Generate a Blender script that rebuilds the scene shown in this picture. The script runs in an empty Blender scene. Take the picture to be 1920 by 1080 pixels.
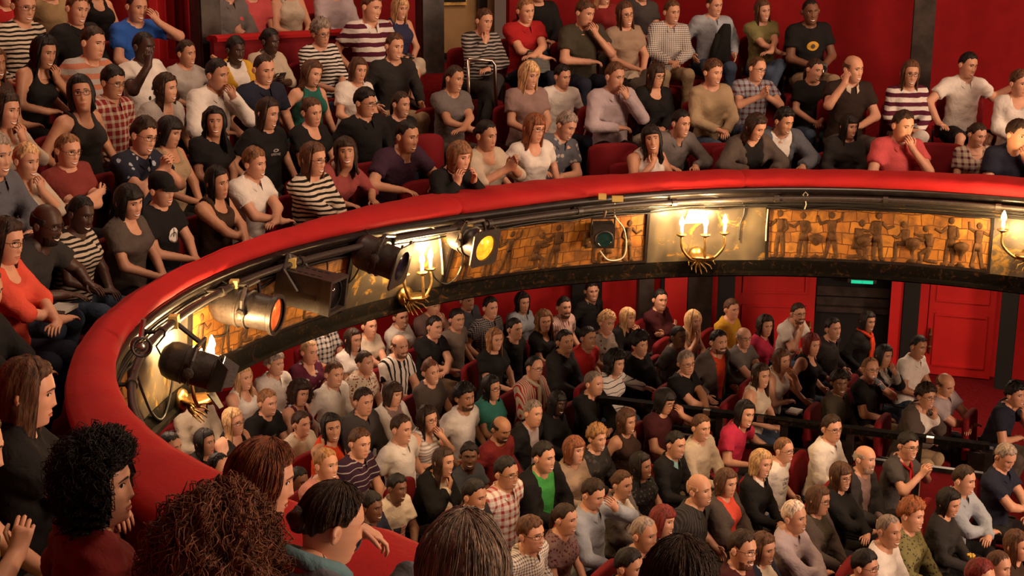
import bpy, math, random
import numpy as np
from mathutils import Vector, Matrix

# ------------------------------------------------------------------ camera, world, lights, exposure
SC = bpy.context.scene
COL = SC.collection
Z0 = 5.3                                    # eye height above the stalls floor
FOC, PITCH, ROLL = 2717.0, math.radians(14.26), math.radians(0.36)
fwd = Vector((0, math.cos(PITCH), -math.sin(PITCH)))
upv = Vector((0, math.sin(PITCH), math.cos(PITCH)))
rgt = Vector((1, 0, 0))
cx = math.cos(ROLL) * rgt + math.sin(ROLL) * upv
cy = -math.sin(ROLL) * rgt + math.cos(ROLL) * upv
cam_d = bpy.data.cameras.new('camera')
cam = bpy.data.objects.new('camera', cam_d)
COL.objects.link(cam)
cam_d.sensor_width = 36
cam_d.lens = 36 * FOC / 1920
cam_d.clip_start = 0.05
cam.matrix_world = Matrix(((cx.x, cy.x, -fwd.x, 0), (cx.y, cy.y, -fwd.y, 0), (cx.z, cy.z, -fwd.z, Z0), (0, 0, 0, 1)))
SC.camera = cam
SC.view_settings.view_transform = 'Standard'
SC.view_settings.look = 'None'
SC.view_settings.gamma = 1
SC.view_settings.use_curve_mapping = False
SC.view_settings.exposure = 0.0
W = bpy.data.worlds.new('world')
SC.world = W
W.use_nodes = True
W.node_tree.nodes['Background'].inputs[0].default_value = (1.0, 0.52, 0.34, 1)
W.node_tree.nodes['Background'].inputs[1].default_value = 0.10


def area_light(name, loc, target, size, power, col):
    l = bpy.data.lights.new(name, 'AREA')
    l.energy = power
    l.color = col
    l.shape = 'DISK'
    l.size = size
    o = bpy.data.objects.new(name, l)
    o.location = loc
    o.rotation_euler = (Vector(target) - Vector(loc)).to_track_quat('-Z', 'Y').to_euler()
    COL.objects.link(o)
    return o


WARM = (1.0, 0.66, 0.44)
area_light('stage_light', (13.0, 1.5, 8.5), (1.0, 10.0, 3.2), 4.5, 950, WARM)       # stage wash, out of frame to the right
area_light('stage_fill', (12.5, 2.5, 3.6), (1.0, 12.0, 1.4), 3.0, 1000, WARM)          # low fill added on the stage side to brighten the rear stalls
area_light('house_light', (4.0, 6.5, 11.5), (0.5, 10.0, 2.0), 3.5, 420, WARM)       # unseen overhead house light, added above the frame
area_light('balcony_fill', (-3.5, 12.0, 9.0), (-2.5, 11.0, 3.5), 2.0, 110, WARM)     # overhead fill added for the left of the balcony
for _x, _y in ((-1.5, 13.3), (1.5, 14.8), (4.6, 14.4), (-2.6, 10.5)):
    area_light('under_balcony_fill', (_x, _y, 2.30), (_x + .4, _y - .5, 0), 1.2, 45, WARM)  # added fill lamps without fixtures, they brighten the stalls under the balcony

CX, CY = 2.4, 7.3                           # centre of the horseshoe


def ray(u, v):
    U, V = u - 960.0, 540.0 - v
    return fwd + cx * (U / FOC) + cy * (V / FOC)


def on_plane(u, v, z):                      # where that sight line meets the level z
    d = ray(u, v)
    t = (z - Z0) / d.z
    return Vector((d.x * t, d.y * t, z))


# ------------------------------------------------------------------ object helpers
def prop(o, label=None, cat=None, group=None, kind=None):
    if label: o['label'] = label
    if cat: o['category'] = cat
    if group: o['group'] = group
    if kind: o['kind'] = kind
    return o


def empty(name, loc=(0, 0, 0), rz=0.0, label=None, cat=None, group=None):
    o = bpy.data.objects.new(name, None)
    o.location = loc
    o.rotation_euler = (0, 0, rz)
    o.empty_display_size = 0.1
    COL.objects.link(o)
    return prop(o, label, cat, group)


def mesh_data(name, v, f, mats=(), idx=None, smooth=True):
    me = bpy.data.meshes.new(name)
    v = np.asarray(v, dtype=np.float32)
    if isinstance(f, np.ndarray):
        nf, k = f.shape
        me.vertices.add(len(v))
        me.vertices.foreach_set('co', v.ravel())
        me.loops.add(nf * k)
        me.loops.foreach_set('vertex_index', f.astype(np.int32).ravel())
        me.polygons.add(nf)
        me.polygons.foreach_set('loop_start', np.arange(0, nf * k, k, dtype=np.int32))
        me.polygons.foreach_set('loop_total', np.full(nf, k, dtype=np.int32))
    else:
        me.from_pydata(v.tolist(), [], f)
        nf = len(f)
    for m in mats: me.materials.append(m)
    if idx is not None: me.polygons.foreach_set('material_index', np.asarray(idx, dtype=np.int32))
    me.polygons.foreach_set('use_smooth', np.full(nf, bool(smooth)))
    me.update(calc_edges=True)
    me.validate()
    return me


def link(name, me, parent=None, **kw):
    o = bpy.data.objects.new(name, me)
    COL.objects.link(o)
    if parent is not None: o.parent = parent
    return prop(o, **kw)


class MB:
    """collects simple solids into one mesh"""
    def __init__(s): s.v, s.f, s.n = [], [], 0

    def add(s, v, f):
        v = [tuple(p) for p in v]
        s.f += [tuple(i + s.n for i in q) for q in f]
        s.v += v
        s.n += len(v)
        return s

    def box(s, c, size, R=None, taper=1.0):
        c = Vector(c); x, y, z = [a / 2 for a in size]
        R = R or Matrix.Identity(3)
        vs = [c + R @ Vector((sx * x * (taper if sz > 0 else 1), sy * y * (taper if sz > 0 else 1), sz * z)) for sz in (-1, 1) for sx, sy in ((-1, -1), (1, -1), (1, 1), (-1, 1))]
        return s.add(vs, [(3, 2, 1, 0), (4, 5, 6, 7), (0, 1, 5, 4), (1, 2, 6, 5), (2, 3, 7, 6), (3, 0, 4, 7)])

    def lathe(s, prof, o, axis, n=16, caps=True):
        """prof: (radius, distance along axis)"""
        o = Vector(o); a = Vector(axis).normalized()
        x = a.orthogonal().normalized(); y = a.cross(x)
        vs = []
        for r, t in prof:
            for k in range(n):
                g = 2 * math.pi * k / n
                vs.append(o + a * t + (x * math.cos(g) + y * math.sin(g)) * r)
        fs = []
        for i in range(len(prof) - 1):
            for k in range(n):
                k2 = (k + 1) % n
                fs.append((i * n + k, i * n + k2, (i + 1) * n + k2, (i + 1) * n + k))
        if caps:
            fs.append(tuple(range(n - 1, -1, -1)))
            m = (len(prof) - 1) * n
            fs.append(tuple(m + k for k in range(n)))
        return s.add(vs, fs)

    def tube(s, pts, r, n=6, r1=None):
        pts = [Vector(p) for p in pts]
        vs, fs = [], []
        x = None
        for i, p in enumerate(pts):
            a = (pts[min(i + 1, len(pts) - 1)] - pts[max(i - 1, 0)])
            a = a.normalized() if a.length > 1e-9 else Vector((0, 0, 1))
            if x is None: x = a.orthogonal().normalized()
            x = x - a * x.dot(a)
            x = x.normalized() if x.length > 1e-6 else a.orthogonal().normalized()
            y = a.cross(x)
            rr = r if r1 is None else r + (r1 - r) * i / (len(pts) - 1)
            for k in range(n):
                g = 2 * math.pi * k / n
                vs.append(p + (x * math.cos(g) + y * math.sin(g)) * rr)
        for i in range(len(pts) - 1):
            for k in range(n):
                k2 = (k + 1) % n
                fs.append((i * n + k, i * n + k2, (i + 1) * n + k2, (i + 1) * n + k))
        fs.append(tuple(range(n - 1, -1, -1)))
        m = (len(pts) - 1) * n
        fs.append(tuple(m + k for k in range(n)))
        return s.add(vs, fs)

    def build(s, name, mat, parent=None, smooth=False, **kw):
        return link(name, mesh_data(name, np.array(s.v), s.f, (mat,), None, smooth), parent, **kw)


def smooth_angle(o, deg=40):
    me = o.data
    me.polygons.foreach_set('use_smooth', np.ones(len(me.polygons), dtype=bool))
    try: me.set_sharp_from_angle(angle=math.radians(deg))
    except Exception: pass
    return o


# ------------------------------------------------------------------ materials
def mat(name, build):
    m = bpy.data.materials.new(name)
    m.use_nodes = True
    nt = m.node_tree
    b = nt.nodes['Principled BSDF']
    build(nt, b)
    return m


def N(nt, t, **kw):
    n = nt.nodes.new(t)
    for k, v in kw.items():
        if k.startswith('i_'):
            n.inputs[k[2:].replace('_', ' ')].default_value = v
        else: setattr(n, k, v)
    return n


def math_n(nt, op, a, b=None, c=None):
    n = N(nt, 'ShaderNodeMath', operation=op)
    for i, x in enumerate((a, b, c)):
        if x is None: continue
        if isinstance(x, (int, float)): n.inputs[i].default_value = x
        else: nt.links.new(x, n.inputs[i])
    return n.outputs[0]


def mix_n(nt, fac, a, b, mode='MIX'):
    n = N(nt, 'ShaderNodeMix', data_type='RGBA', blend_type=mode)
    for s, x in ((0, fac), (6, a), (7, b)):
        if isinstance(x, (int, float)): n.inputs[s].default_value = x
        elif isinstance(x, tuple): n.inputs[s].default_value = x if len(x) == 4 else (*x, 1)
        else: nt.links.new(x, n.inputs[s])
    return n.outputs[2]


def noise(nt, vec, scale, detail=3, rough=0.6, dist=0.0):
    n = N(nt, 'ShaderNodeTexNoise')
    n.inputs['Scale'].default_value = scale
    n.inputs['Detail'].default_value = detail
    n.inputs['Roughness'].default_value = rough
    n.inputs['Distortion'].default_value = dist
    if vec is not None: nt.links.new(vec, n.inputs['Vector'])
    return n.outputs['Fac']


def ramp(nt, fac, *stops):
    n = N(nt, 'ShaderNodeValToRGB')
    e = n.color_ramp.elements
    while len(e) < len(stops): e.new(0.5)
    for x, (p, c) in zip(e, stops):
        x.position = p
        x.color = c if len(c) == 4 else (*c, 1)
    nt.links.new(fac, n.inputs[0])
    return n.outputs[0]


def bump(nt, b, h, strength=0.3, dist=0.01):
    n = N(nt, 'ShaderNodeBump')
    n.inputs['Strength'].default_value = strength
    n.inputs['Distance'].default_value = dist
    nt.links.new(h, n.inputs['Height'])
    nt.links.new(n.outputs[0], b.inputs['Normal'])


def obj_vec(nt, scale=None):
    t = N(nt, 'ShaderNodeTexCoord').outputs['Object']
    if scale is None: return t
    m = N(nt, 'ShaderNodeMapping')
    m.inputs['Scale'].default_value = scale
    nt.links.new(t, m.inputs[0])
    return m.outputs[0]


def ocol(nt): return N(nt, 'ShaderNodeObjectInfo').outputs['Color']


def attr(nt, name, what='Color'):
    return N(nt, 'ShaderNodeAttribute', attribute_type='OBJECT', attribute_name=name).outputs[what]


def plain(name, col, rough=0.6, metal=0.0, nscale=0, namp=0.25, bumpy=0.0, emit=None, spec=0.5):
    def f(nt, b):
        b.inputs['Roughness'].default_value = rough
        b.inputs['Metallic'].default_value = metal
        b.inputs['Specular IOR Level'].default_value = spec
        if nscale:
            h = noise(nt, obj_vec(nt), nscale, 4)
            dark = tuple(c * (1 - namp) for c in col)
            lite = tuple(min(1, c * (1 + namp)) for c in col)
            nt.links.new(ramp(nt, h, (0.3, dark), (0.7, lite)), b.inputs['Base Color'])
            if bumpy: bump(nt, b, h, bumpy, 0.01)
        else: b.inputs['Base Color'].default_value = (*col, 1)
        if emit:
            b.inputs['Emission Color'].default_value = (*emit[0], 1)
            b.inputs['Emission Strength'].default_value = emit[1]
    return mat(name, f)


def velvet(name, col, nscale=30):
    def f(nt, b):
        v = obj_vec(nt)
        h = noise(nt, v, nscale, 5, 0.7)
        h2 = noise(nt, v, 4, 3)
        c = mix_n(nt, h2, tuple(x * 0.75 for x in col), tuple(min(1, x * 1.2) for x in col))
        nt.links.new(c, b.inputs['Base Color'])
        b.inputs['Roughness'].default_value = 0.8
        b.inputs['Specular IOR Level'].default_value = 0.2
        b.inputs['Sheen Weight'].default_value = 0.15
        b.inputs['Sheen Roughness'].default_value = 0.4
        b.inputs['Sheen Tint'].default_value = (1.0, 0.15, 0.1, 1)
        bump(nt, b, h, 0.35, 0.01)
    return mat(name, f)


M_rail = velvet('rail_velvet', (0.37, 0.011, 0.013))
M_seat = velvet('seat_velvet', (0.17, 0.006, 0.010))
M_wallred = plain('red_wall_cloth', (0.30, 0.009, 0.012), 0.75, nscale=7, namp=0.12, bumpy=0.1, spec=0.2)
M_wallfar = plain('red_wall_brightened', (0.46, 0.012, 0.014), 0.7, nscale=7, namp=0.12, spec=0.2)  # copy of the wall red, its colour brightened so the far wall reads as lit
M_doorred = plain('red_door_paint', (0.55, 0.014, 0.014), 0.45, nscale=5, namp=0.08)
M_curtain = velvet('red_curtain_cloth', (0.36, 0.010, 0.014))
M_carpet = plain('red_carpet', (0.14, 0.006, 0.008), 0.95, nscale=40, namp=0.4, bumpy=0.3, spec=0.1)
M_blackwood = plain('black_lacquered_wood', (0.012, 0.009, 0.008), 0.28, nscale=12, namp=0.5)
M_pillar = plain('dark_pillar_paint', (0.030, 0.020, 0.016), 0.5, nscale=9, namp=0.6, bumpy=0.3)
M_beige = plain('beige_wall_paint', (0.42, 0.26, 0.11), 0.7, nscale=5, namp=0.1)
M_darkceil = plain('dark_ceiling_paint', (0.06, 0.03, 0.025), 0.8, nscale=4, namp=0.2)
M_blackmetal = plain('black_painted_steel', (0.036, 0.028, 0.024), 0.42, nscale=60, namp=0.4, bumpy=0.08)
M_steel = plain('bare_steel', (0.55, 0.50, 0.44), 0.3, 1.0)
M_brass = plain('aged_brass', (0.36, 0.225, 0.08), 0.34, 1.0, nscale=30, namp=0.4)
M_cable = plain('black_cable_rubber', (0.012, 0.011, 0.010), 0.5)
M_palecable = plain('pale_cable_rubber', (0.55, 0.48, 0.38), 0.5)
M_yellow = plain('yellow_clamp_paint', (0.75, 0.55, 0.16), 0.5)
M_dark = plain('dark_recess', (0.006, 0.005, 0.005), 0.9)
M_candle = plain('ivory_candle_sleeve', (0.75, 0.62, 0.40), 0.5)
M_bulb = plain('glowing_bulb', (1, 0.8, 0.5), 0.4, emit=((1.0, 0.62, 0.24), 60.0))
M_exit = plain('lit_green_sign', (0.0, 0.3, 0.15), 0.4, emit=((0.02, 0.75, 0.38), 0.75))
M_gold = plain('gold_leaf', (0.45, 0.27, 0.07), 0.38, 0.6, nscale=14, namp=0.5, bumpy=0.3)
M_white = plain('white_plastic', (0.8, 0.76, 0.7), 0.4)
M_paper = plain('programme_paper', (0.75, 0.68, 0.55), 0.7)


def marble(nt, b):
    v = obj_vec(nt)
    big = noise(nt, v, 1.6, 3, 0.6, 0.6)
    vein = noise(nt, v, 5.0, 6, 0.65, 1.6)
    base = ramp(nt, big, (0.30, (0.022, 0.018, 0.014)), (0.50, (0.060, 0.048, 0.034)), (0.72, (0.15, 0.118, 0.070)))
    g = ramp(nt, vein, (0.54, (0, 0, 0)), (0.60, (1, 1, 1)), (0.64, (1, 1, 1)), (0.70, (0, 0, 0)))
    g2 = noise(nt, v, 2.4, 2)
    f = math_n(nt, 'MULTIPLY', g, math_n(nt, 'GREATER_THAN', g2, 0.5))
    nt.links.new(mix_n(nt, math_n(nt, 'MULTIPLY', f, 0.8), base, (0.30, 0.165, 0.03)), b.inputs['Base Color'])
    b.inputs['Roughness'].default_value = 0.34
    bump(nt, b, vein, 0.15, 0.01)


M_marble = mat('painted_marbling', marble)


def frieze(nt, b):
    uv = N(nt, 'ShaderNodeTexCoord').outputs['UV']
    br = N(nt, 'ShaderNodeTexBrick')
    br.inputs['Scale'].default_value = 1.0
    br.inputs['Brick Width'].default_value = 0.105
    br.inputs['Row Height'].default_value = 0.085
    br.inputs['Mortar Size'].default_value = 0.004
    br.inputs['Color1'].default_value = (0.50, 0.22, 0.035, 1)
    br.inputs['Color2'].default_value = (0.30, 0.11, 0.02, 1)
    br.inputs['Mortar'].default_value = (0.10, 0.035, 0.012, 1)
    wob = noise(nt, uv, 7, 3)
    m = N(nt, 'ShaderNodeMapping')
    nt.links.new(uv, m.inputs[0])
    va = N(nt, 'ShaderNodeVectorMath', operation='ADD')
    sc = N(nt, 'ShaderNodeVectorMath', operation='SCALE')
    nz = N(nt, 'ShaderNodeTexNoise')
    nz.inputs['Scale'].default_value = 6
    nt.links.new(uv, nz.inputs['Vector'])
    nt.links.new(nz.outputs['Color'], sc.inputs[0])
    sc.inputs['Scale'].default_value = 0.06
    nt.links.new(m.outputs[0], va.inputs[0])
    nt.links.new(sc.outputs[0], va.inputs[1])
    nt.links.new(va.outputs[0], br.inputs['Vector'])
    wear = noise(nt, uv, 5.0, 6, 0.7, 0.5)
    c = mix_n(nt, ramp(nt, wear, (0.42, (0, 0, 0)), (0.66, (1, 1, 1))), br.outputs['Color'], (0.12, 0.055, 0.02))
    nt.links.new(c, b.inputs['Base Color'])
    b.inputs['Roughness'].default_value = 0.42
    b.inputs['Metallic'].default_value = 0.15
    bump(nt, b, wear, 0.25, 0.01)


M_frieze = mat('gilded_frieze_ground', frieze)
M_relief = plain('bronze_relief_paint', (0.075, 0.036, 0.014), 0.75, 0.0, nscale=25, namp=0.5, bumpy=0.3, spec=.15)


def f_ornament(nt, b):
    v = obj_vec(nt)
    h = noise(nt, v, 16, 6, 0.7, 1.5)
    nt.links.new(ramp(nt, h, (0.55, (0.0035, 0.003, 0.0025)), (0.66, (0.03, 0.013, 0.005))), b.inputs['Base Color'])
    b.inputs['Roughness'].default_value = 0.7
    b.inputs['Specular IOR Level'].default_value = 0.03
    bump(nt, b, h, 0.3, 0.01)


M_ornament = mat('black_carved_moulding', f_ornament)


def gel(name, col, e):
    def f(nt, b):
        v = obj_vec(nt)
        h = noise(nt, v, 14, 2, 0.5, 0.8)
        c = ramp(nt, h, (0.35, tuple(x * 0.55 for x in col)), (0.65, col))
        nt.links.new(c, b.inputs['Base Color'])
        b.inputs['Roughness'].default_value = 0.25
        nt.links.new(c, b.inputs['Emission Color'])
        b.inputs['Emission Strength'].default_value = e  # added glow, stands in for sconce light caught in the gel
    return mat(name, f)


M_amber = gel('amber_gel', (1.0, 0.40, 0.02), 1.7)
M_orange = gel('orange_gel', (1.0, 0.15, 0.03), 1.0)
M_bluegel = plain('deep_blue_lens', (0.012, 0.010, 0.03), 0.15)
M_greenlens = plain('green_lens', (0.006, 0.035, 0.035), 0.08, spec=0.8)
M_lens = plain('dark_lens_glass', (0.02, 0.018, 0.018), 0.06, spec=0.9)


# ---- materials of people (one each; colour comes from the object's own colour)
def f_skin(nt, b):
    v = obj_vec(nt)
    h = noise(nt, v, 28, 3)
    c = ocol(nt)
    nt.links.new(mix_n(nt, math_n(nt, 'MULTIPLY', h, 0.35), c, mix_n(nt, 1.0, c, (0.9, 0.62, 0.52), 'MULTIPLY')), b.inputs['Base Color'])
    b.inputs['Roughness'].default_value = 0.48
    b.inputs['Specular IOR Level'].default_value = 0.4
    b.inputs['Subsurface Weight'].default_value = 0.0


M_skin = mat('skin', f_skin)


def f_lips(nt, b):
    c = mix_n(nt, 1.0, ocol(nt), (0.78, 0.42, 0.40), 'MULTIPLY')
    nt.links.new(c, b.inputs['Base Color'])
    b.inputs['Roughness'].default_value = 0.4


M_lips = mat('lips', f_lips)
M_eyewhite = plain('teeth_and_eye_white', (0.78, 0.72, 0.66), 0.35)
M_iris = plain('dark_iris', (0.018, 0.010, 0.007), 0.2)


def f_brow(nt, b):
    nt.links.new(attr(nt, 'brow'), b.inputs['Base Color'])
    b.inputs['Roughness'].default_value = 0.7


M_brow = mat('brow_hair', f_brow)


def f_hair(nt, b):
    v = obj_vec(nt, (70, 70, 5))
    h = noise(nt, v, 1.0, 3, 0.6)
    c = ocol(nt)
    lite = mix_n(nt, 1.0, c, (2.6, 2.3, 2.1), 'MULTIPLY')
    dark = mix_n(nt, 1.0, c, (0.45, 0.45, 0.45), 'MULTIPLY')
    nt.links.new(mix_n(nt, ramp(nt, h, (0.32, (0, 0, 0)), (0.68, (1, 1, 1))), dark, lite), b.inputs['Base Color'])
    b.inputs['Roughness'].default_value = 0.55
    b.inputs['Specular IOR Level'].default_value = 0.3
    bump(nt, b, h, 0.5, 0.012)


M_hair = mat('hair', f_hair)


def cloth(name, pattern=None):
    def f(nt, b):
        v = obj_vec(nt)
        c = ocol(nt)
        if pattern: c = pattern(nt, v, c, attr(nt, 'second'))
        h = noise(nt, v, 9, 4, 0.55, 0.4)
        c = mix_n(nt, 1.0, c, ramp(nt, h, (0.3, (0.86, 0.86, 0.86)), (0.7, (1.05, 1.05, 1.05))), 'MULTIPLY')
        nt.links.new(c, b.inputs['Base Color'])
        b.inputs['Roughness'].default_value = 0.85
        b.inputs['Specular IOR Level'].default_value = 0.2
        bump(nt, b, h, 0.55, 0.03)
    return mat(name, f)


def sep(nt, v):
    n = N(nt, 'ShaderNodeSeparateXYZ')
    nt.links.new(v, n.inputs[0])
    return n.outputs


def band(nt, x, period, duty):
    return math_n(nt, 'LESS_THAN', math_n(nt, 'FRACT', math_n(nt, 'DIVIDE', x, period)), duty)


def p_hstripe(period, duty):
    def f(nt, v, a, b):
        w = noise(nt, v, 8, 1)
        z = math_n(nt, 'ADD', math_n(nt, 'ADD', sep(nt, v)[2], 5.0), math_n(nt, 'MULTIPLY', w, 0.03))
        return mix_n(nt, band(nt, z, period, duty), a, b)
    return f


def p_vstripe(period, duty):
    def f(nt, v, a, b):
        s = sep(nt, v)
        return mix_n(nt, band(nt, math_n(nt, 'ADD', s[0], 5.0), period, duty), a, b)
    return f


def p_plaid(period):
    def f(nt, v, a, b):
        s = sep(nt, v)
        h1 = band(nt, math_n(nt, 'ADD', s[0], 5.0), period, 0.38)
        h2 = band(nt, math_n(nt, 'ADD', s[2], 5.0), period, 0.38)
        c = mix_n(nt, math_n(nt, 'MULTIPLY', math_n(nt, 'ADD', h1, h2), 0.5), a, b)
        return c
    return f


def p_spots(scale, thr):
    def f(nt, v, a, b):
        n = N(nt, 'ShaderNodeTexVoronoi')
        n.inputs['Scale'].default_value = scale
        nt.links.new(v, n.inputs['Vector'])
        nz = noise(nt, v, scale * 2.2, 2)
        d = math_n(nt, 'ADD', n.outputs['Distance'], math_n(nt, 'MULTIPLY', nz, 0.35))
        return mix_n(nt, math_n(nt, 'LESS_THAN', d, thr), a, b)
    return f


CLOTH = {
    '': cloth('plain_cloth'),
    'hs': cloth('striped_knit', p_hstripe(0.034, 0.45)),
    'hw': cloth('broad_striped_knit', p_hstripe(0.085, 0.5)),
    'hp': cloth('pin_striped_knit', p_hstripe(0.055, 0.14)),
    'vs': cloth('vertical_striped_cloth', p_vstripe(0.026, 0.4)),
    'vw': cloth('broad_vertical_striped_cloth', p_vstripe(0.075, 0.32)),
    'pl': cloth('plaid_cloth', p_plaid(0.06)),
    'ck': cloth('checked_cloth', p_plaid(0.022)),
    'fl': cloth('floral_cloth', p_spots(13, 0.42)),
    'sp': cloth('speckled_cloth', p_spots(34, 0.5)),
}
# ------------------------------------------------------------------ plan of the horseshoe (radii every 5 degrees from 45 to 245)
T_DEG = np.arange(45, 246, 5)
R_IN = np.array([4.109, 4.109, 4.109, 4.109, 4.109, 4.128, 4.159, 4.183, 4.197, 4.202, 4.203, 4.196, 4.178, 4.15, 4.117, 4.086, 4.066, 4.07, 4.099, 4.14, 4.185, 4.23, 4.271, 4.301, 4.322, 4.336, 4.346, 4.353, 4.354, 4.344, 4.324, 4.292, 4.248, 4.19, 4.118, 4.038, 3.954, 3.936, 3.936, 3.936, 3.936])
R_OUT = np.array([4.492, 4.492, 4.492, 4.492, 4.492, 4.49, 4.487, 4.485, 4.484, 4.484, 4.485, 4.485, 4.483, 4.478, 4.472, 4.468, 4.465, 4.462, 4.454, 4.439, 4.423, 4.413, 4.411, 4.419, 4.436, 4.46, 4.486, 4.507, 4.521, 4.531, 4.536, 4.536, 4.53, 4.52, 4.507, 4.502, 4.502, 4.502, 4.502, 4.502, 4.502])
R_BOT = np.array([3.905, 3.905, 3.905, 3.905, 3.905, 3.946, 3.996, 4.04, 4.08, 4.117, 4.152, 4.183, 4.21, 4.233, 4.257, 4.284, 4.31, 4.331, 4.345, 4.354, 4.36, 4.365, 4.369, 4.373, 4.374, 4.374, 4.374, 4.374, 4.374, 4.374, 4.374, 4.374, 4.374, 4.374, 4.374, 4.374, 4.374, 4.374, 4.374, 4.374, 4.374])
rin = lambda t: float(np.interp(t, T_DEG, R_IN))
rout = lambda t: float(np.interp(t, T_DEG, R_OUT))
rbot = lambda t: float(np.interp(t, T_DEG, R_BOT))
ZR = lambda rel: Z0 + rel                  # heights below the eye -> heights above the floor
ZT, ZBm = ZR(-2.07), ZR(-2.70)


def rface(t, z):                           # face of the balcony front at angle t, height z
    k = min(1.3, max(0.0, (ZT - z) / (ZT - ZBm)))
    return (rin(t) + 0.05) * (1 - k) + (rbot(t) + 0.05) * k


def pol(t, r, z):
    a = math.radians(t)
    return Vector((CX + r * math.cos(a), CY + r * math.sin(a), z))


def on_cyl(u, v, r):                       # (angle, height, point) on a cylinder round the centre, far side
    d = ray(u, v)
    A = d.x * d.x + d.y * d.y
    B = -2 * (d.x * CX + d.y * CY)
    Cc = CX * CX + CY * CY - r * r
    t = (-B + math.sqrt(max(0, B * B - 4 * A * Cc))) / (2 * A)
    p = Vector((d.x * t, d.y * t, Z0 + d.z * t))
    return math.degrees(math.atan2(p.y - CY, p.x - CX)) % 360, p.z, p


def sweep(name, prof, t0, t1, mat_, parent=None, step=2.0, closed=True, smooth=True, uv=False, **kw):
    """prof(t) -> [(radius, z), ...] swept round the centre from t0 to t1"""
    n = max(2, int(abs(t1 - t0) / step) + 1)
    ts = np.linspace(t0, t1, n)
    vs, fs, m = [], [], None
    for t in ts:
        pr = prof(t)
        m = len(pr)
        vs += [tuple(pol(t, r, z)) for r, z in pr]
    for i in range(n - 1):
        for k in range(m if closed else m - 1):
            k2 = (k + 1) % m
            fs.append((i * m + k, i * m + k2, (i + 1) * m + k2, (i + 1) * m + k))
    if closed:
        fs.append(tuple(range(m)))
        fs.append(tuple((n - 1) * m + k for k in range(m - 1, -1, -1)))
    me = mesh_data(name, np.array(vs), fs, (mat_,), None, smooth)
    if uv:
        L = me.uv_layers.new(name='UVMap')
        co = [(0, 0)] * len(vs)
        for i, t in enumerate(ts):
            for k in range(m): co[i * m + k] = (math.radians(t) * 4.3, vs[i * m + k][2])
        for lp in me.loops: L.data[lp.index].uv = co[lp.vertex_index]
    o = link(name, me, parent, **kw)
    if smooth: smooth_angle(o, 50)
    return o


# ---- setting: floors, walls, ceilings
HEAD = 1.125                               # seated head centre above a figure's floor, before scaling
SCALE = 0.90
HH = HEAD * SCALE


def stalls_floor_z(x): return 1.25 - HH + 0.06 * max(0.0, -x - 0.0)


def r_outer(x, y):
    t = math.degrees(math.atan2(y - CY, x - CX)) % 360
    return math.hypot(x - CX, y - CY) - rout(t if 40 < t < 250 else 60)


def balcony_head_z(s): return ZR(-1.70) + 0.45 * (min(3.15, max(0.38, s)) - 0.38)


vs, fs = [], []
xs = np.linspace(-9, 14, 47)
for x in xs:
    for y in (-1.0, 20.0): vs.append((x, y, stalls_floor_z(x)))
for i in range(len(xs) - 1): fs.append((2 * i, 2 * i + 2, 2 * i + 3, 2 * i + 1))
link('floor', mesh_data('floor', np.array(vs), fs, (M_carpet,)), kind='structure')

# raked gallery floor of the balcony and its soffit
FL = HH + 0.01
sweep('floor_balcony', lambda t: [(rface(t, ZBm) + 0.10, balcony_head_z(0) - FL), (rout(t) + 0.38, balcony_head_z(0) - FL), (rout(t) + 3.15, balcony_head_z(4.4) - FL), (rout(t) + 4.4, balcony_head_z(4.4) - FL), (rout(t) + 4.4, ZR(-2.935)), (rout(t) + .5, ZR(-2.935)), (rface(t, ZBm) + 0.10, balcony_head_z(0) - FL - .02)], 40, 246, M_carpet, step=3, smooth=False, kind='structure')
sweep('ceiling_under_balcony', lambda t: [(rbot(t) + 0.95, ZR(-2.94)), (9.9, ZR(-2.94)), (9.9, ZR(-2.97)), (rbot(t) + 0.95, ZR(-2.97))], 40, 246, M_darkceil, step=4, kind='structure')
sweep('wall_parapet', lambda t: [(rface(t, ZBm) + .12, balcony_head_z(0) - FL - .02), (rface(t, ZBm) + .16, balcony_head_z(0) - FL - .02), (rout(t) - .03, ZR(-2.08)), (rout(t) - .08, ZR(-2.08))], 40, 246, M_seat, step=2, kind='structure')


def r_wall(t): return float(np.interp(t, [40, 60, 70, 78, 86, 92, 97, 107], [6.0, 6.2, 6.45, 6.75, 7.1, 7.5, 8.2, 8.35]))


def wall_arc(name, t0, t1, r, z0, z1, m, th=0.12, kind='structure', parent=None, smooth=True, **kw):
    rr = r if callable(r) else (lambda t: r)
    return sweep(name, lambda t: [(rr(t), z0), (rr(t) + th, z0), (rr(t) + th, z1), (rr(t), z1)], t0, t1, m, parent, step=2, smooth=smooth, kind=kind, **kw)


tA = on_cyl(955, 40, 8.35)[0]
tP = on_cyl(806, 80, 7.9)[0]
wall_arc('wall_back', 40, tA, r_wall, ZR(-2.6), ZR(3.0), M_wallred)
wall_arc('wall_corridor', tA, on_cyl(800, 40, 8.9)[0], 8.9, ZR(-1.6), ZR(3.0), M_beige)
wall_arc('baseboard_corridor', tA, on_cyl(800, 40, 8.9)[0], 8.86, ZR(-1.6), on_cyl(880, 106, 8.86)[1], M_pillar, th=0.04)
wall_arc('trim_corridor', on_cyl(826, 40, 8.8)[0], on_cyl(958, 40, 8.8)[0], 8.82, on_cyl(880, 106, 8.8)[1], on_cyl(880, 99, 8.8)[1], M_blackwood, th=0.06)
wall_arc('wall_left', on_cyl(800, 40, 8.9)[0], 246, 8.9, ZR(-1.8), ZR(3.0), M_wallred)
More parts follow.
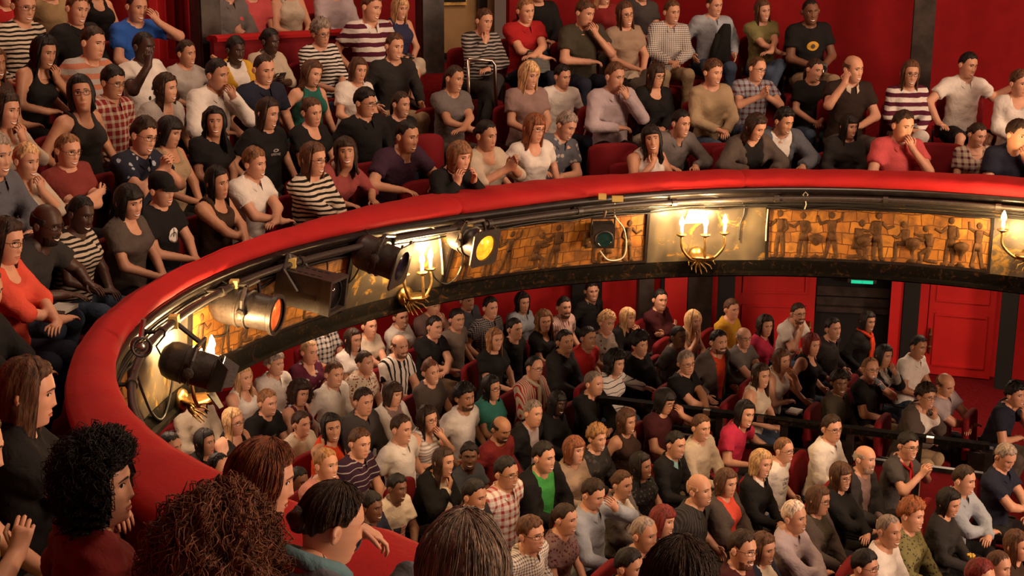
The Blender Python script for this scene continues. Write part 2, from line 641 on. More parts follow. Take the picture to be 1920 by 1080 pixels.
# door frame and notice board in the corridor
wall_arc('door_1', on_cyl(914, 5, 8.8)[0], on_cyl(898, 5, 8.8)[0], 8.8, ZR(-1.5), ZR(2.0), M_blackwood, th=0.08)
t = empty('notice_board', tuple(on_cyl(851, 4, 8.84)[2]), 0, 'framed dark notice board hanging on the beige corridor wall', 'picture')
a0, a1, zb = on_cyl(876, 5, 8.84)[0], on_cyl(826, 5, 8.84)[0], on_cyl(851, 10, 8.84)[1]
for o in (wall_arc('frame', a0, a1, 8.85, zb, zb + 0.6, M_gold, 0.05, None), wall_arc('board', a0 + .12, a1 - .12, 8.83, zb + 0.035, zb + 0.56, M_dark, 0.05, None)):
    o.parent = t
    o.matrix_parent_inverse = Matrix.Translation(-Vector(t.location))


def post(name, u, v, r, z0, z1, w, d, m, **kw):
    """a vertical square post standing at the sight line u, v; radius r"""
    tt, z, p = on_cyl(u, v, r)
    a = math.radians(tt)
    R = Matrix.Rotation(a, 3, 'Z')
    mb = MB()
    mb.box((0, 0, (z0 + z1) / 2), (d, w, z1 - z0), R)
    mb.box((0, 0, z0 + 0.1), (d + .04, w + .04, .2), R)
    for k in (-1, 1): mb.box(R @ Vector((0, k * w * .5, 0)) + Vector((0, 0, (z0 + z1) / 2 + .1)), (d * .7, .012, z1 - z0 - .3), R)
    o = mb.build(name, m, None, **kw)
    o.location = (p.x, p.y, 0)
    return o


post('pillar_1', 1729, 80, 6.35, balcony_head_z(1.7) - HH, ZR(3), .185, .10, M_pillar, kind='structure')
post('pillar_2', 806, 80, 7.9, balcony_head_z(2.9) - HH - .3, ZR(3), .22, .22, M_pillar, kind='structure')
post('pillar_3', 386, 60, 7.3, balcony_head_z(2.4) - HH - .3, ZR(3), .19, .19, M_pillar, kind='structure')

# red curtain hanging beside the left pillar: folds in real relief
t0, t1 = on_cyl(405, 40, 7.7)[0], on_cyl(285, 40, 7.7)[0]
n = 64
vs, fs = [], []
for i in range(n + 1):
    t = t0 + (t1 - t0) * i / n
    rr = 7.7 + 0.05 * math.sin(i * 0.8) + 0.02 * math.sin(i * 2.3 + 1)
    for z in np.linspace(ZR(-1.2), ZR(2.4), 6): vs.append(tuple(pol(t, rr, z)))
for i in range(n):
    for k in range(5): fs.append((i * 6 + k, i * 6 + 6 + k, i * 6 + 7 + k, i * 6 + k + 1))
link('curtain', mesh_data('curtain', np.array(vs), fs, (M_curtain,)), label='red curtain hanging in folds behind the dark pillar, upper balcony', cat='curtain')

# box balustrade: red padded top on a dark red front
q0, q1 = on_cyl(690, 60, 7.0)[0], on_cyl(404, 66, 7.0)[0]
zb1 = on_cyl(540, 60, 7.0)[1]
bx = empty('box_balustrade', tuple(pol((q0 + q1) / 2, 7.0, balcony_head_z(2.4) - HH)), 0, 'curved box balustrade with red padded top, under the upper rear row', 'balustrade')
for nm, pr, m in (('front_panel', lambda t: [(7.03, zb1 - .75), (7.09, zb1 - .75), (7.09, zb1 - .03), (7.03, zb1 - .03)], M_seat),
                  ('padded_top', lambda t: [(6.98, zb1 - .05), (6.97, zb1 - .02), (7.0, zb1), (7.1, zb1), (7.14, zb1 - .02), (7.13, zb1 - .05)], M_rail)):
    o = sweep(nm, pr, q0, q1, m, bx, step=1.5)
    o.matrix_parent_inverse = Matrix.Translation(-Vector(bx.location))

# ---- under the balcony: far wall with doors and pillars (r about 9.6)
RW = 9.05
au = lambda u, r=RW, v=590: on_cyl(u, v, r)[0]
wall_arc('wall_far', 40, 246, RW + .12, 0, ZR(-2.9), M_wallfar)


def panel_between(name, u0, u1, r, m, z0=0.2, z1=ZR(-2.94), th=.06, **kw):
    return wall_arc(name, au(u1, r), au(u0, r), r, z0, z1, m, th, **kw)


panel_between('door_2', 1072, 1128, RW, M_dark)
panel_between('trim_1', 1245, 1287, RW - .03, M_doorred)
panel_between('opening_shade', 1288, 1334, RW, M_pillar)  # dark sheet painted for the shade of an opening
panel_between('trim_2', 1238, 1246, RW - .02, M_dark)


def door(name, u0, u1, hinge_u, n):
    b0, b1 = au(u1, RW - .05), au(u0, RW - .05)
    d = wall_arc(name, b0, b1, RW - .04, .25, 2.36, M_doorred, .05, smooth=False)
    w = b1 - b0
    pr = dict(kind=None)
    for (f0, f1, z0, z1) in ((.10, .90, 1.12, 2.22), (.10, .90, .36, .98)):
        for (g0, g1, y0, y1) in ((f0, f1, z0, z0 + .025), (f0, f1, z1 - .025, z1), (f0, f0 + .03, z0, z1), (f1 - .03, f1, z0, z1)):
            wall_arc('door_moulding', b0 + w * g0, b0 + w * g1, RW - .058, y0, y1, M_doorred, .02, None, d, smooth=False)
    for z in (1.95, .5):
        tt = au(hinge_u, RW - .06)
        mb = MB()
        p = pol(tt, RW - .07, z)
        mb.lathe([(.012, 0), (.02, .02), (.02, .06), (.026, .08), (.02, .1), (.02, .2), (.026, .22), (.02, .24), (.012, .3)], p, (0, 0, 1), 8)
        mb.build('hinge', M_brass, d)
    return d


door('door_4', 1375, 1527, 1519, 1)
door('door_5', 1741, 1866, 1747, 2)
panel_between('doorway_shade', 1527, 1668, RW + .02, M_dark)  # near-black sheet stands in for the shade inside the open doorway
panel_between('trim_3', 1668, 1690, RW - .3, M_doorred, th=.05)
panel_between('trim_4', 1722, 1739, RW - .03, M_doorred)
# ducts seen through the open doorway
for k, (v, hgt) in enumerate(((541, .11), (562, .12), (574, .09))):
    za = on_cyl(1600, v + 6, RW - .01)[1]
    wall_arc('trim_%d' % (7 + k), au(1666, RW - .01), au(1529, RW - .01), RW - .01, za - hgt / 2, za + hgt / 2, M_pillar, .03)
for i, u in enumerate((1208, 1359, 1706, 1891)):
    post('pillar_%d' % (4 + i), u, 600, RW - .25, 0.0, ZR(-2.93), .17, .17, M_dark if i else M_pillar, kind='structure')
# lit exit sign over the doorway
e = empty('exit_sign', tuple(on_cyl(1615, 530, RW - .2)[2]), 0, 'green lit exit sign above the dark doorway under the balcony', 'sign')
b0, b1 = au(1637, RW - .2, 530), au(1596, RW - .2, 530)
ze = on_cyl(1615, 530, RW - .2)[1]
for nm, (x0, x1, z0, z1, rr, m) in {'housing': (b0 - .25, b1 + .25, ze - .01, ze + .2, RW - .18, M_blackmetal), 'lit_panel': (b0, (b0 + b1) / 2 - .01, ze - .012, ze + .022, RW - .2, M_exit), 'lit_panel.001': ((b0 + b1) / 2 + .01, b1, ze - .012, ze + .022, RW - .2, M_exit)}.items():
    o = wall_arc(nm, x0, x1, rr, z0, z1, m, .04, None, e)
    o.matrix_parent_inverse = Matrix.Translation(-Vector(e.location))

# ------------------------------------------------------------------ the red padded rail
rail = empty('balcony_rail', tuple(pol(150, 4.35, ZR(-2.05))), 0, 'red velvet padded rail running round the balcony front', 'rail')
rin_inv = Matrix.Translation(-Vector(rail.location))


def rail_prof(t):
    a, b = rin(t), rout(t)
    w = b - a
    k = 0.003 * math.sin(t * .9) + 0.0015 * math.sin(t * 2.1)
    z = lambda d: ZR(d) + k
    return [(a + .02, ZR(-2.075)), (a - .005, z(-2.055)), (a - .012, z(-2.02)), (a + .01, z(-1.985)), (a + .06, z(-1.963)), (a + w * .5, z(-1.955)), (b - .06, z(-1.96)), (b - .012, z(-1.978)), (b, z(-2.01)), (b - .01, z(-2.06)), (b - .05, ZR(-2.08))]


for i, (a, b) in enumerate(((40, 97.3), (97.3, 132.6), (132.6, 181), (181, 246))):
    sc = 1.0

    def pf(t, a=a, b=b):
        e = min(t - a, b - t)
        pr = rail_prof(t)
        if e < .35:                          # tucked end of each length of velvet
            q = .012 * (1 - e / .35)
            c = (sum(p[0] for p in pr) / len(pr), sum(p[1] for p in pr) / len(pr))
            pr = [(p[0] + (c[0] - p[0]) * q * 4, p[1] + (c[1] - p[1]) * q * 8) for p in pr]
        return pr
    o = sweep('velvet_section', pf, a, b, M_rail, rail, step=.35)
    o.matrix_parent_inverse = rin_inv
o = sweep('rail_board', lambda t: [(rin(t) + .03, ZR(-2.10)), (rout(t) - .03, ZR(-2.10)), (rout(t) - .03, ZR(-2.07)), (rin(t) + .03, ZR(-2.07))], 40, 246, M_blackwood, rail)
o.matrix_parent_inverse = rin_inv

# ------------------------------------------------------------------ balcony front: mouldings, marbled face, framed relief panels
front = empty('balcony_front', tuple(pol(120, 4.3, ZR(-2.4))), 0)
bf = sweep('wall_balcony_front', lambda t: [(rface(t, z), z) for z in (ZR(-2.09), ZR(-2.25), ZR(-2.45), ZR(-2.6), ZR(-2.72))] + [(rface(t, ZBm) + .1, ZR(-2.72)), (rface(t, ZR(-2.09)) + .1, ZR(-2.09))], 40, 246, M_marble, kind='structure')
bpy.data.objects.remove(front)
sweep('cornice', lambda t: [(rin(t) + .012 + .02 * math.cos(g), ZR(-2.105) + .032 * math.sin(g)) for g in np.linspace(0, 2 * math.pi, 9)[:-1]], 40, 246, M_blackwood, bf)
sweep('cornice', lambda t: [(rface(t, ZR(-2.15)) - .03, ZR(-2.135)), (rface(t, ZR(-2.15)) - .035, ZR(-2.155)), (rface(t, ZR(-2.17)) - .005, ZR(-2.185)), (rface(t, ZR(-2.17)) + .02, ZR(-2.185)), (rface(t, ZR(-2.15)) + .02, ZR(-2.135))], 40, 246, M_blackwood, bf)
sweep('lower_moulding', lambda t: [(rbot(t) + .06, ZR(-2.675)), (rbot(t) + .035, ZR(-2.668)), (rbot(t) + .028, ZR(-2.69)), (rbot(t) + .03, ZR(-2.755)), (rbot(t) + .0, ZR(-2.765)), (rbot(t) - .005, ZR(-2.785)), (rbot(t) + .02, ZR(-2.80)), (rbot(t) + .30, ZR(-2.862)), (rbot(t) + .30, ZR(-2.72))], 40, 246, M_ornament, bf, step=1.5)


def seg(name, t0, t1, z0, z1, m, off0, off1, parent, uv=False):
    return sweep(name, lambda t: [(rface(t, z0) - off1, z0), (rface(t, z0) - off0, z0), (rface(t, z1) - off0, z1), (rface(t, z1) - off1, z1)], t0, t1, m, parent, step=1.0, smooth=False, uv=uv)


def figure(t0, kind, flip, zb, h, parent, rnd):
    """a low-relief standing, kneeling or seated human figure"""
    def P(x, z): return (t0 + math.degrees((x * flip * h) / 4.3), zb + z * h)
    st = {'stand': dict(t=[(0, .52), (0, .80)], head=(.02, .91), l=[[(-.02, .52), (-.05, .27), (-.06, .02), (.03, .01)], [(.03, .52), (.08, .27), (.10, .02), (.19, .01)]], a=[[(-.09, .78), (-.14, .6), (-.02, .5)], [(.09, .78), (.22, .66), (.36, .72)]]),
          'kneel': dict(t=[(0, .36), (.05, .62)], head=(.10, .74), l=[[(-.02, .34), (.20, .20), (.18, .02), (.26, .01)], [(0, .34), (.08, .06), (-.2, .03)]], a=[[(0, .6), (.16, .48), (.32, .52)], [(.1, .6), (.24, .58), (.36, .62)]]),
          'arms': dict(t=[(0, .52), (0, .80)], head=(0, .91), l=[[(-.03, .52), (-.07, .27), (-.12, .02), (-.03, .01)], [(.03, .52), (.07, .27), (.13, .02), (.22, .01)]], a=[[(-.09, .78), (-.22, .84), (-.24, .98)], [(.09, .78), (.24, .72), (.32, .9)]]),
          'sit': dict(t=[(0, .40), (.02, .70)], head=(.06, .82), l=[[(0, .40), (.22, .40), (.22, .03), (.30, .02)]], a=[[(.05, .66), (.18, .52), (.3, .56)]])}[kind]
    mb = MB()

    def blob(path, r0, r1):
        pts = []
        for i in range(len(path) - 1):
            for k in range(4 if i < len(path) - 2 else 5): pts.append((path[i][0] + (path[i + 1][0] - path[i][0]) * k / 4, path[i][1] + (path[i + 1][1] - path[i][1]) * k / 4))
        P3 = []
        for x, z in pts:
            tt, zz = P(x, z)
            P3.append(pol(tt, rface(tt, zz) - .001, zz))
        mb.tube(P3, r0 * h, 6, r1 * h)
    blob(st['t'], .075, .105)
    for l in st['l']: blob(l, .062, .032)
    for l in st['a']: blob(l, .04, .026)
    tt, zz = P(*st['head'])
    c = pol(tt, rface(tt, zz), zz)
    mb.lathe([(.002, -.075 * h), (.05 * h, -.05 * h), (.07 * h, 0), (.055 * h, .05 * h), (.002, .08 * h)], c, (0, 0, 1), 8)
    if rnd.random() < .6:                    # kilt
        t1, z1 = P(0, st['t'][0][1])
        mb.lathe([(.12 * h, -.16 * h), (.075 * h, .02 * h)], pol(t1, rface(t1, z1), z1), (0, 0, 1), 8)
    # flatten into relief: squash towards the wall
    for i, v in enumerate(mb.v):
        v = Vector(v)
        g = math.degrees(math.atan2(v.y - CY, v.x - CX)) % 360
        r0 = rface(g, v.z)
        r = math.hypot(v.x - CX, v.y - CY)
        mb.v[i] = tuple(pol(g, r0 - .006 + (r - r0) * .18, v.z))
    return mb.build('relief_figure', M_relief, parent, smooth=True)


def frieze_panel(t0, t1, n_fig, seed):
    z0, z1 = ZR(-2.665), ZR(-2.235)
    rnd = random.Random(seed)
    g = seg('panel_ground', t0, t1, z0 + .02, z1 - .02, M_frieze, -.02, .004, bf, True)
    w = math.degrees(.018 / 4.3)
    for a, b, c, d in ((t0 - w, t1 + w, z1 - .02, z1 + .005), (t0 - w, t1 + w, z0, z0 + .02), (t0 - w, t0 + w * .4, z0, z1), (t1 - w * .4, t1 + w, z0, z1)):
        seg('panel_frame', a, b, c, d, M_blackwood, -.01, .022, bf)
    kinds = ['stand', 'arms', 'stand', 'kneel', 'sit', 'stand', 'kneel', 'arms', 'stand']
    for i in range(n_fig):
        t = t0 + (t1 - t0) * (i + .6) / (n_fig + .2) + rnd.uniform(-.4, .4)
        figure(t, kinds[(i + seed) % len(kinds)], rnd.choice((-1, 1)), z0 + .025, rnd.uniform(.34, .385), bf, rnd)
    for i in range(n_fig // 2):              # altars / urns between the figures
        t = t0 + (t1 - t0) * (i * 2 + 1.15) / (n_fig + .2)
        zz = z0 + .025
        mb = MB()
        mb.lathe([(.06, 0), (.03, .03), (.025, .09), (.055, .13), (.06, .17), (.02, .19)], pol(t, rface(t, zz) + .035, zz), (0, 0, 1), 10)
        mb.build('relief_urn', M_relief, bf, smooth=True)


TH = lambda u, v: on_cyl(u, v, 4.25)[0]
frieze_panel(TH(1858, 450), TH(1437, 440), 9, 1)
frieze_panel(TH(1210, 450), TH(850, 480), 8, 2)
frieze_panel(TH(664, 525), TH(400, 650), 6, 3)
frieze_panel(52, 65, 5, 4)
frieze_panel(181, 200, 5, 5)
for u, v in ((668, 525), (845, 480)):       # slim black battens that divide the bays
    t = TH(u, v)
    seg('batten', t - .14, t + .14, ZR(-2.67), ZR(-2.2), M_blackwood, -.01, .02, bf)
# white lining strip between the mouldings, in short lengths
for k, t in enumerate(np.arange(140, 205, 6.5)):
    seg('lining_strip', t, t + 5.9, ZR(-2.205), ZR(-2.19), M_paper, -.01, .006, bf)

# ------------------------------------------------------------------ rigging pipe and cables
pipe = sweep('rigging_pipe', lambda t: [(rin(t) - .075 + .021 * math.cos(g), ZR(-2.15) + .021 * math.sin(g)) for g in np.linspace(0, 2 * math.pi, 11)[:-1]], 40, 246, M_blackmetal, None, step=1.5)
prop(pipe, 'black steel rigging pipe running under the red rail', 'pipe')
for t in np.arange(58, 240, 12.0):
    mb = MB()
    a = pol(t, rin(t) - .075, ZR(-2.15)); b = pol(t, rin(t) + .06, ZR(-2.15))
    mb.tube([a, pol(t, rin(t) + .035, ZR(-2.15))], .012, 6)
    mb.lathe([(.03, -.02), (.03, .02)], a, Vector((-math.sin(math.radians(t)), math.cos(math.radians(t)), 0)), 10)
    mb.build('pipe_bracket', M_blackmetal, pipe, smooth=False)


def cable(pts, r, m, label, group=None, smooth=True):
    """pts: (angle, height, distance in front of the face); Catmull-Rom through them"""
    P = [pol(t, rface(t, z) - o, z) for t, z, o in pts]
    P = [P[0]] + P + [P[-1]]
    out = []
    for i in range(1, len(P) - 2):
        for k in range(8):
            s = k / 8
            a, b, c, d = P[i - 1], P[i], P[i + 1], P[i + 2]
            out.append(.5 * ((2 * b) + (c - a) * s + (2 * a - 5 * b + 4 * c - d) * s * s + (3 * b - a - 3 * c + d) * s ** 3))
    out.append(P[-2])
    mb = MB()
    mb.tube(out, r, 6)
    return mb.build('cable', m, None, True, label=label, cat='cable', group=group)


rnd = random.Random(4)
for k in range(4):                          # loom that follows the pipe
    pts = []
    for t in np.arange(52, 236, 3.0):
        pts.append((t, ZR(-2.168) - .022 * k + rnd.uniform(-.003, .003) - (.015 if k == 3 and int(t / 3) % 3 == 0 else 0), .038 + rnd.uniform(-.002, .002)))
    cable(pts, .008, M_cable, ['black cable strapped along the rigging pipe, topmost of four', 'black cable strapped along the rigging pipe, second from the top', 'black cable strapped along the rigging pipe, third from the top', 'black cable sagging lowest of the four along the rigging pipe'][k])


def cyl_pt(u, v, off=.02):
    t, z, p = on_cyl(u, v, 4.24)
    for _ in range(3): t, z, p = on_cyl(u, v, rface(t, z) - off)
    return t, z, off


CABS = [
    ([(846, 415), (858, 440), (868, 470), (862, 510), (838, 532), (815, 520), (806, 492)], .007, M_cable, 'thin black cable looping below the amber lamp'),
    ([(806, 422), (822, 440), (828, 480), (830, 515)], .008, M_palecable, 'pale cable hanging on the marbled bay beside the twin-candle sconce'),
    ([(1152, 378), (1153, 405), (1170, 430), (1174, 465), (1165, 485), (1140, 487), (1125, 470)], .006, M_palecable, 'thin pale cable trailing past the small square spotlight'),
    ([(676, 496), (664, 520), (645, 538), (628, 542)], .007, M_cable, 'black cable curving from the black floodlight to the round spotlight'),
    ([(600, 466), (612, 480), (614, 506)], .006, M_cable, 'short black cable hanging left of the round black spotlight'),
    ([(252, 680), (262, 720), (285, 775), (305, 785), (318, 745), (325, 705)], .008, M_cable, 'black cable sagging below the floodlight with black flaps'),
    ([(1440, 392), (1437, 425), (1436, 452)], .006, M_palecable, 'pale cable end hanging at the corner of the large relief panel'),
    ([(1325, 366), (1360, 372), (1392, 380), (1395, 400), (1388, 420), (1386, 450)], .008, M_cable, 'black cable draped right of the candle sconce'),
    ([(590, 462), (560, 480), (520, 520), (480, 545), (445, 562)], .010, M_cable, 'black cable loop hanging between the two left floodlights'),
    ([(420, 560), (428, 585), (424, 625), (400, 632)], .005, M_cable, 'thin black safety cord below the orange lamp'),
    ([(868, 465), (868, 490), (858, 515)], .004, M_palecable, 'thin steel safety cord below the amber lamp'),
]
for pts, r, m, lab in CABS: cable([cyl_pt(u, v, .03) for u, v in pts], r, m, lab)

# ------------------------------------------------------------------ stage lights


def on_front(u, v, off):                    # a point 'off' in front of the balcony face on that sight line
    t, z, p = on_cyl(u, v, 4.2)
    for _ in range(4): t, z, p = on_cyl(u, v, rface(t, z) - off)
    return t, p


def stage_lamp(label, u, v, off, aim, R, L, face_mat, front='square', fins=True, group=None):
    t, p = on_front(u, v, off)
    aim = Vector(aim).normalized()
    e = empty('stage_lamp', tuple(p), 0, label, 'stage light', group)
    body = MB().lathe([(R * .12, -L * .62), (R * .55, -L * .60), (R * .9, -L * .50), (R, -L * .40), (R * 1.0, -L * .16), (R * 1.04, -L * .15), (R * 1.04, -L * .12), (R * .97, -L * .11), (R * .97, -L * .02), (R * 1.03, 0), (R * 1.03, L * .02), (R * .92, L * .03), (R * .92, L * .36), (R, L * .38), (R, L * .42), (R * .88, L * .42), (R * .86, L * .36)], (0, 0, 0), aim, 28)
    smooth_angle(body.build('lamp_can', M_blackmetal, e, True), 35)
    MB().lathe([(.001, 0), (R * .88, 0), (R * .88, .004), (.001, .012)], aim * (L * .385), aim, 28, caps=False).build('lens', face_mat, e, True)
    x = aim.cross(Vector((0, 0, 1))).normalized(); y = x.cross(aim)
    M = Matrix((x, y, aim)).transposed()
    if front == 'square':                    # square gel frame with a round hole
        mb = MB(); n = 32; w = R * 1.22; vs, fs = [], []
        for zz in (L * .42, L * .42 + .012):
            for k in range(n):
                g = 2 * math.pi * (k + .5) / n
                c, s = math.cos(g), math.sin(g)
                q = w / max(abs(c), abs(s))
                vs.append(M @ Vector((c * R * .86, s * R * .86, zz)))
                vs.append(M @ Vector((c * q, s * q, zz)))
        for k in range(n):
            k2 = (k + 1) % n
            fs += [(2 * k, 2 * k2, 2 * k2 + 1, 2 * k + 1), (2 * n + 2 * k, 2 * n + 2 * k + 1, 2 * n + 2 * k2 + 1, 2 * n + 2 * k2), (2 * k + 1, 2 * k2 + 1, 2 * n + 2 * k2 + 1, 2 * n + 2 * k + 1), (2 * k, 2 * n + 2 * k, 2 * n + 2 * k2, 2 * k2)]
        mb.add(vs, fs).build('gel_frame', M_blackmetal, e)
        for k in (-1, 1):
            MB().box(M @ Vector((k * w * .5, w * 1.02, L * .43)), (.02, .03, .016), M).build('frame_clip', M_blackmetal, e)
    elif front == 'round':
        smooth_angle(MB().lathe([(R * .88, L * .40), (R * 1.08, L * .40), (R * 1.08, L * .46), (R * .88, L * .46)], (0, 0, 0), aim, 28, caps=False).build('gel_frame', M_blackmetal, e, True), 35)
    elif front == 'barn':
        for k in range(4):
            g = math.pi / 2 * k + .25
            d = M @ Vector((math.cos(g), math.sin(g), 0))
            s = M @ Vector((-math.sin(g), math.cos(g), 0))
            a = aim * (L * .42)
            w0, w1, ln = R * .9, R * 1.05, R * .95
            fl = (d * .62 + aim * .78).normalized()
            q = [a + d * R - s * w0, a + d * R + s * w0, a + d * R + s * w1 * .55 + fl * ln, a + d * R - s * w1 * .55 + fl * ln]
            nrm = s.cross(fl).normalized() * .004
            MB().add([c - nrm for c in q] + [c + nrm for c in q], [(0, 1, 2, 3), (7, 6, 5, 4), (0, 4, 5, 1), (1, 5, 6, 2), (2, 6, 7, 3), (3, 7, 4, 0)]).build('barn_door', M_blackmetal, e)
    # yoke: a steel strap each side, joined over the can, then a clamp up to the pipe
    pt = pol(t, rin(t) - .075, ZR(-2.15)) - p
    up = (pt - aim * pt.dot(aim)).normalized() if (pt - aim * pt.dot(aim)).length > .03 else y
    sx = aim.cross(up).normalized()
    top = up * (R * 1.35)
    yk = MB()
    for k in (-1, 1):
        yk.tube([sx * (k * R * 1.06), sx * (k * R * 1.1) + up * R * .7, sx * (k * R * .8) + top], .013, 6)
    yk.tube([sx * (-R * .8) + top, sx * (R * .8) + top], .013, 6)
    yk.build('yoke', M_blackmetal, e)
    for k in (-1, 1):
        MB().lathe([(.03, 0), (.034, .01), (.03, .022), (.01, .03)], sx * (k * R * 1.08), sx * k, 8).build('yoke_knob', M_blackmetal, e)
    cl = MB().tube([top, pt], .014, 6).build('clamp_stem', M_blackmetal, e)
    mb = MB().box(pt, (.05, .06, .07))
    mb.build('hook_clamp', M_yellow, e)
    cr = MB().tube([-aim * L * .6, -aim * L * .75 + up * .05, -aim * L * .6 + up * .16, pt + Vector((.02, 0, -.03))], .006, 5)
    cr.build('power_cord', M_cable, e, True)
    return e, p, aim, M


stage_lamp('black round floodlight with open black flaps, bare bulb glowing behind it', 364, 688, .24, (.90, -.05, -.28), .108, .31, M_lens, 'barn')
stage_lamp('black tubular stage lamp with orange gel, over the leftmost relief panel', 468, 580, .24, (.97, -.24, -.13), .118, .40, M_orange, 'round')
stage_lamp('black round spotlight in a square frame with deep blue lens', 716, 485, .24, (.90, -.30, -.28), .125, .34, M_bluegel, 'square')
stage_lamp('black tubular stage lamp in a square frame with bright amber gel', 884, 452, .22, (.72, -.66, -.22), .112, .32, M_amber, 'square')

# boxy flood with slotted top
t, p = on_front(574, 539, .26)
e = empty('box_floodlight', tuple(p), 0, 'boxy black floodlight with slotted top between the orange lamp and blue spotlight', 'stage light')
aim = Vector((.92, -.36, -.13)).normalized()
x = aim.cross(Vector((0, 0, 1))).normalized(); y = x.cross(aim)
M = Matrix((x, y, aim)).transposed()
h, L = .112, .34
mb = MB()
q = [M @ Vector((sx * h * b, sy * h * c, z)) for z in (-L / 2, L / 2) for sx, sy, b, c in ((-1, -1, 1, 1), (1, -1, 1, 1), (1, 1, .85, 1), (-1, 1, .85, 1))]
mb.add(q, [(3, 2, 1, 0), (4, 5, 6, 7), (0, 1, 5, 4), (1, 2, 6, 5), (2, 3, 7, 6), (3, 0, 4, 7)]).build('housing', M_blackmetal, e)
mb = MB()
for k in range(4):
    a = k * math.pi / 2
    for s in (-1,):
        c = M @ Vector((math.cos(a) * h * .95, math.sin(a) * h * .95, L / 2 + .03))
        mb.box(c, (.02 if k % 2 == 0 else h * 2, h * 2 if k % 2 == 0 else .02, .07), M)
mb.build('front_frame', M_blackmetal, e)
MB().lathe([(.001, .012), (h * .82, 0), (h * .82, .02), (.001, .03)], aim * (L / 2 + .004), aim, 28, caps=False).build('lens', M_lens, e, True)
MB().lathe([(h * .82, 0), (h * .93, 0), (h * .93, .03), (h * .82, .03)], aim * (L / 2 + .004), aim, 28, caps=False).build('lens_ring', M_blackmetal, e, True)
for row in (-.5, .5):
    for k in range(6):
        MB().box(M @ Vector((row * h * .9, h * 1.0, -L * .36 + k * L * .14)), (.012, .006, L * .09), M).build('vent_slot', M_dark, e)
MB().box(M @ Vector((h * .97, -.02, .05)), (.008, .028, .16), M).build('name_plate', M_pillar, e)
pt = pol(t, rin(t) - .075, ZR(-2.15)) - p
yk = MB()
for k in (-1, 1): yk.tube([M @ Vector((k * h * 1.05, 0, 0)), M @ Vector((k * h * 1.15, h * 1.1, -.1)), M @ Vector((0, h * 1.7, -.15))], .013, 6)
yk.tube([M @ Vector((0, h * 1.7, -.15)), pt], .014, 6)
yk.build('yoke', M_blackmetal, e)
MB().box(pt, (.05, .06, .07)).build('hook_clamp', M_yellow, e)
MB().tube([M @ Vector((0, 0, -L / 2)), M @ Vector((.02, .02, -L * .75)), M @ Vector((.03, h, -L * .8)), pt], .007, 5).build('power_cord', M_cable, e, True)

# small square spot
t, p = on_front(1130, 440, .14)
e = empty('square_spotlight', tuple(p), 0, 'small square black spotlight with round green lens, in front of a relief panel', 'stage light')
aim = Vector((.10, -.97, -.2)).normalized()
x = aim.cross(Vector((0, 0, 1))).normalized(); y = x.cross(aim)
M = Matrix((x, y, aim)).transposed()
MB().box((0, 0, 0), (.165, .165, .16), M).build('housing', M_blackmetal, e)
MB().box(aim * -.1, (.11, .11, .06), M).build('rear_housing', M_blackmetal, e)
MB().lathe([(.001, .02), (.03, .016), (.062, 0), (.062, .01)], aim * .082, aim, 24, caps=False).build('lens', M_greenlens, e, True)
MB().lathe([(.062, 0), (.073, 0), (.073, .014), (.062, .014)], aim * .08, aim, 24, caps=False).build('lens_ring', M_blackmetal, e, True)
yk = MB()
for k in (-1, 1): yk.tube([M @ Vector((k * .09, 0, 0)), M @ Vector((k * .09, .14, 0))], .008, 6)
yk.tube([M @ Vector((-.09, .14, 0)), M @ Vector((.09, .14, 0))], .008, 6)
yk.build('yoke', M_blackmetal, e)
pt = pol(t, rin(t) - .075, ZR(-2.15)) - p
MB().tube([M @ Vector((0, .14, 0)), pt], .011, 6).build('clamp_stem', M_steel, e)
MB().box(M @ Vector((-.10, .30, 0)) , (.085, .05, .04)).build('clamp_tag', M_yellow, e)
MB().box(M @ Vector((.02, .32, 0)), (.06, .05, .04)).build('clamp_tag', M_yellow, e)


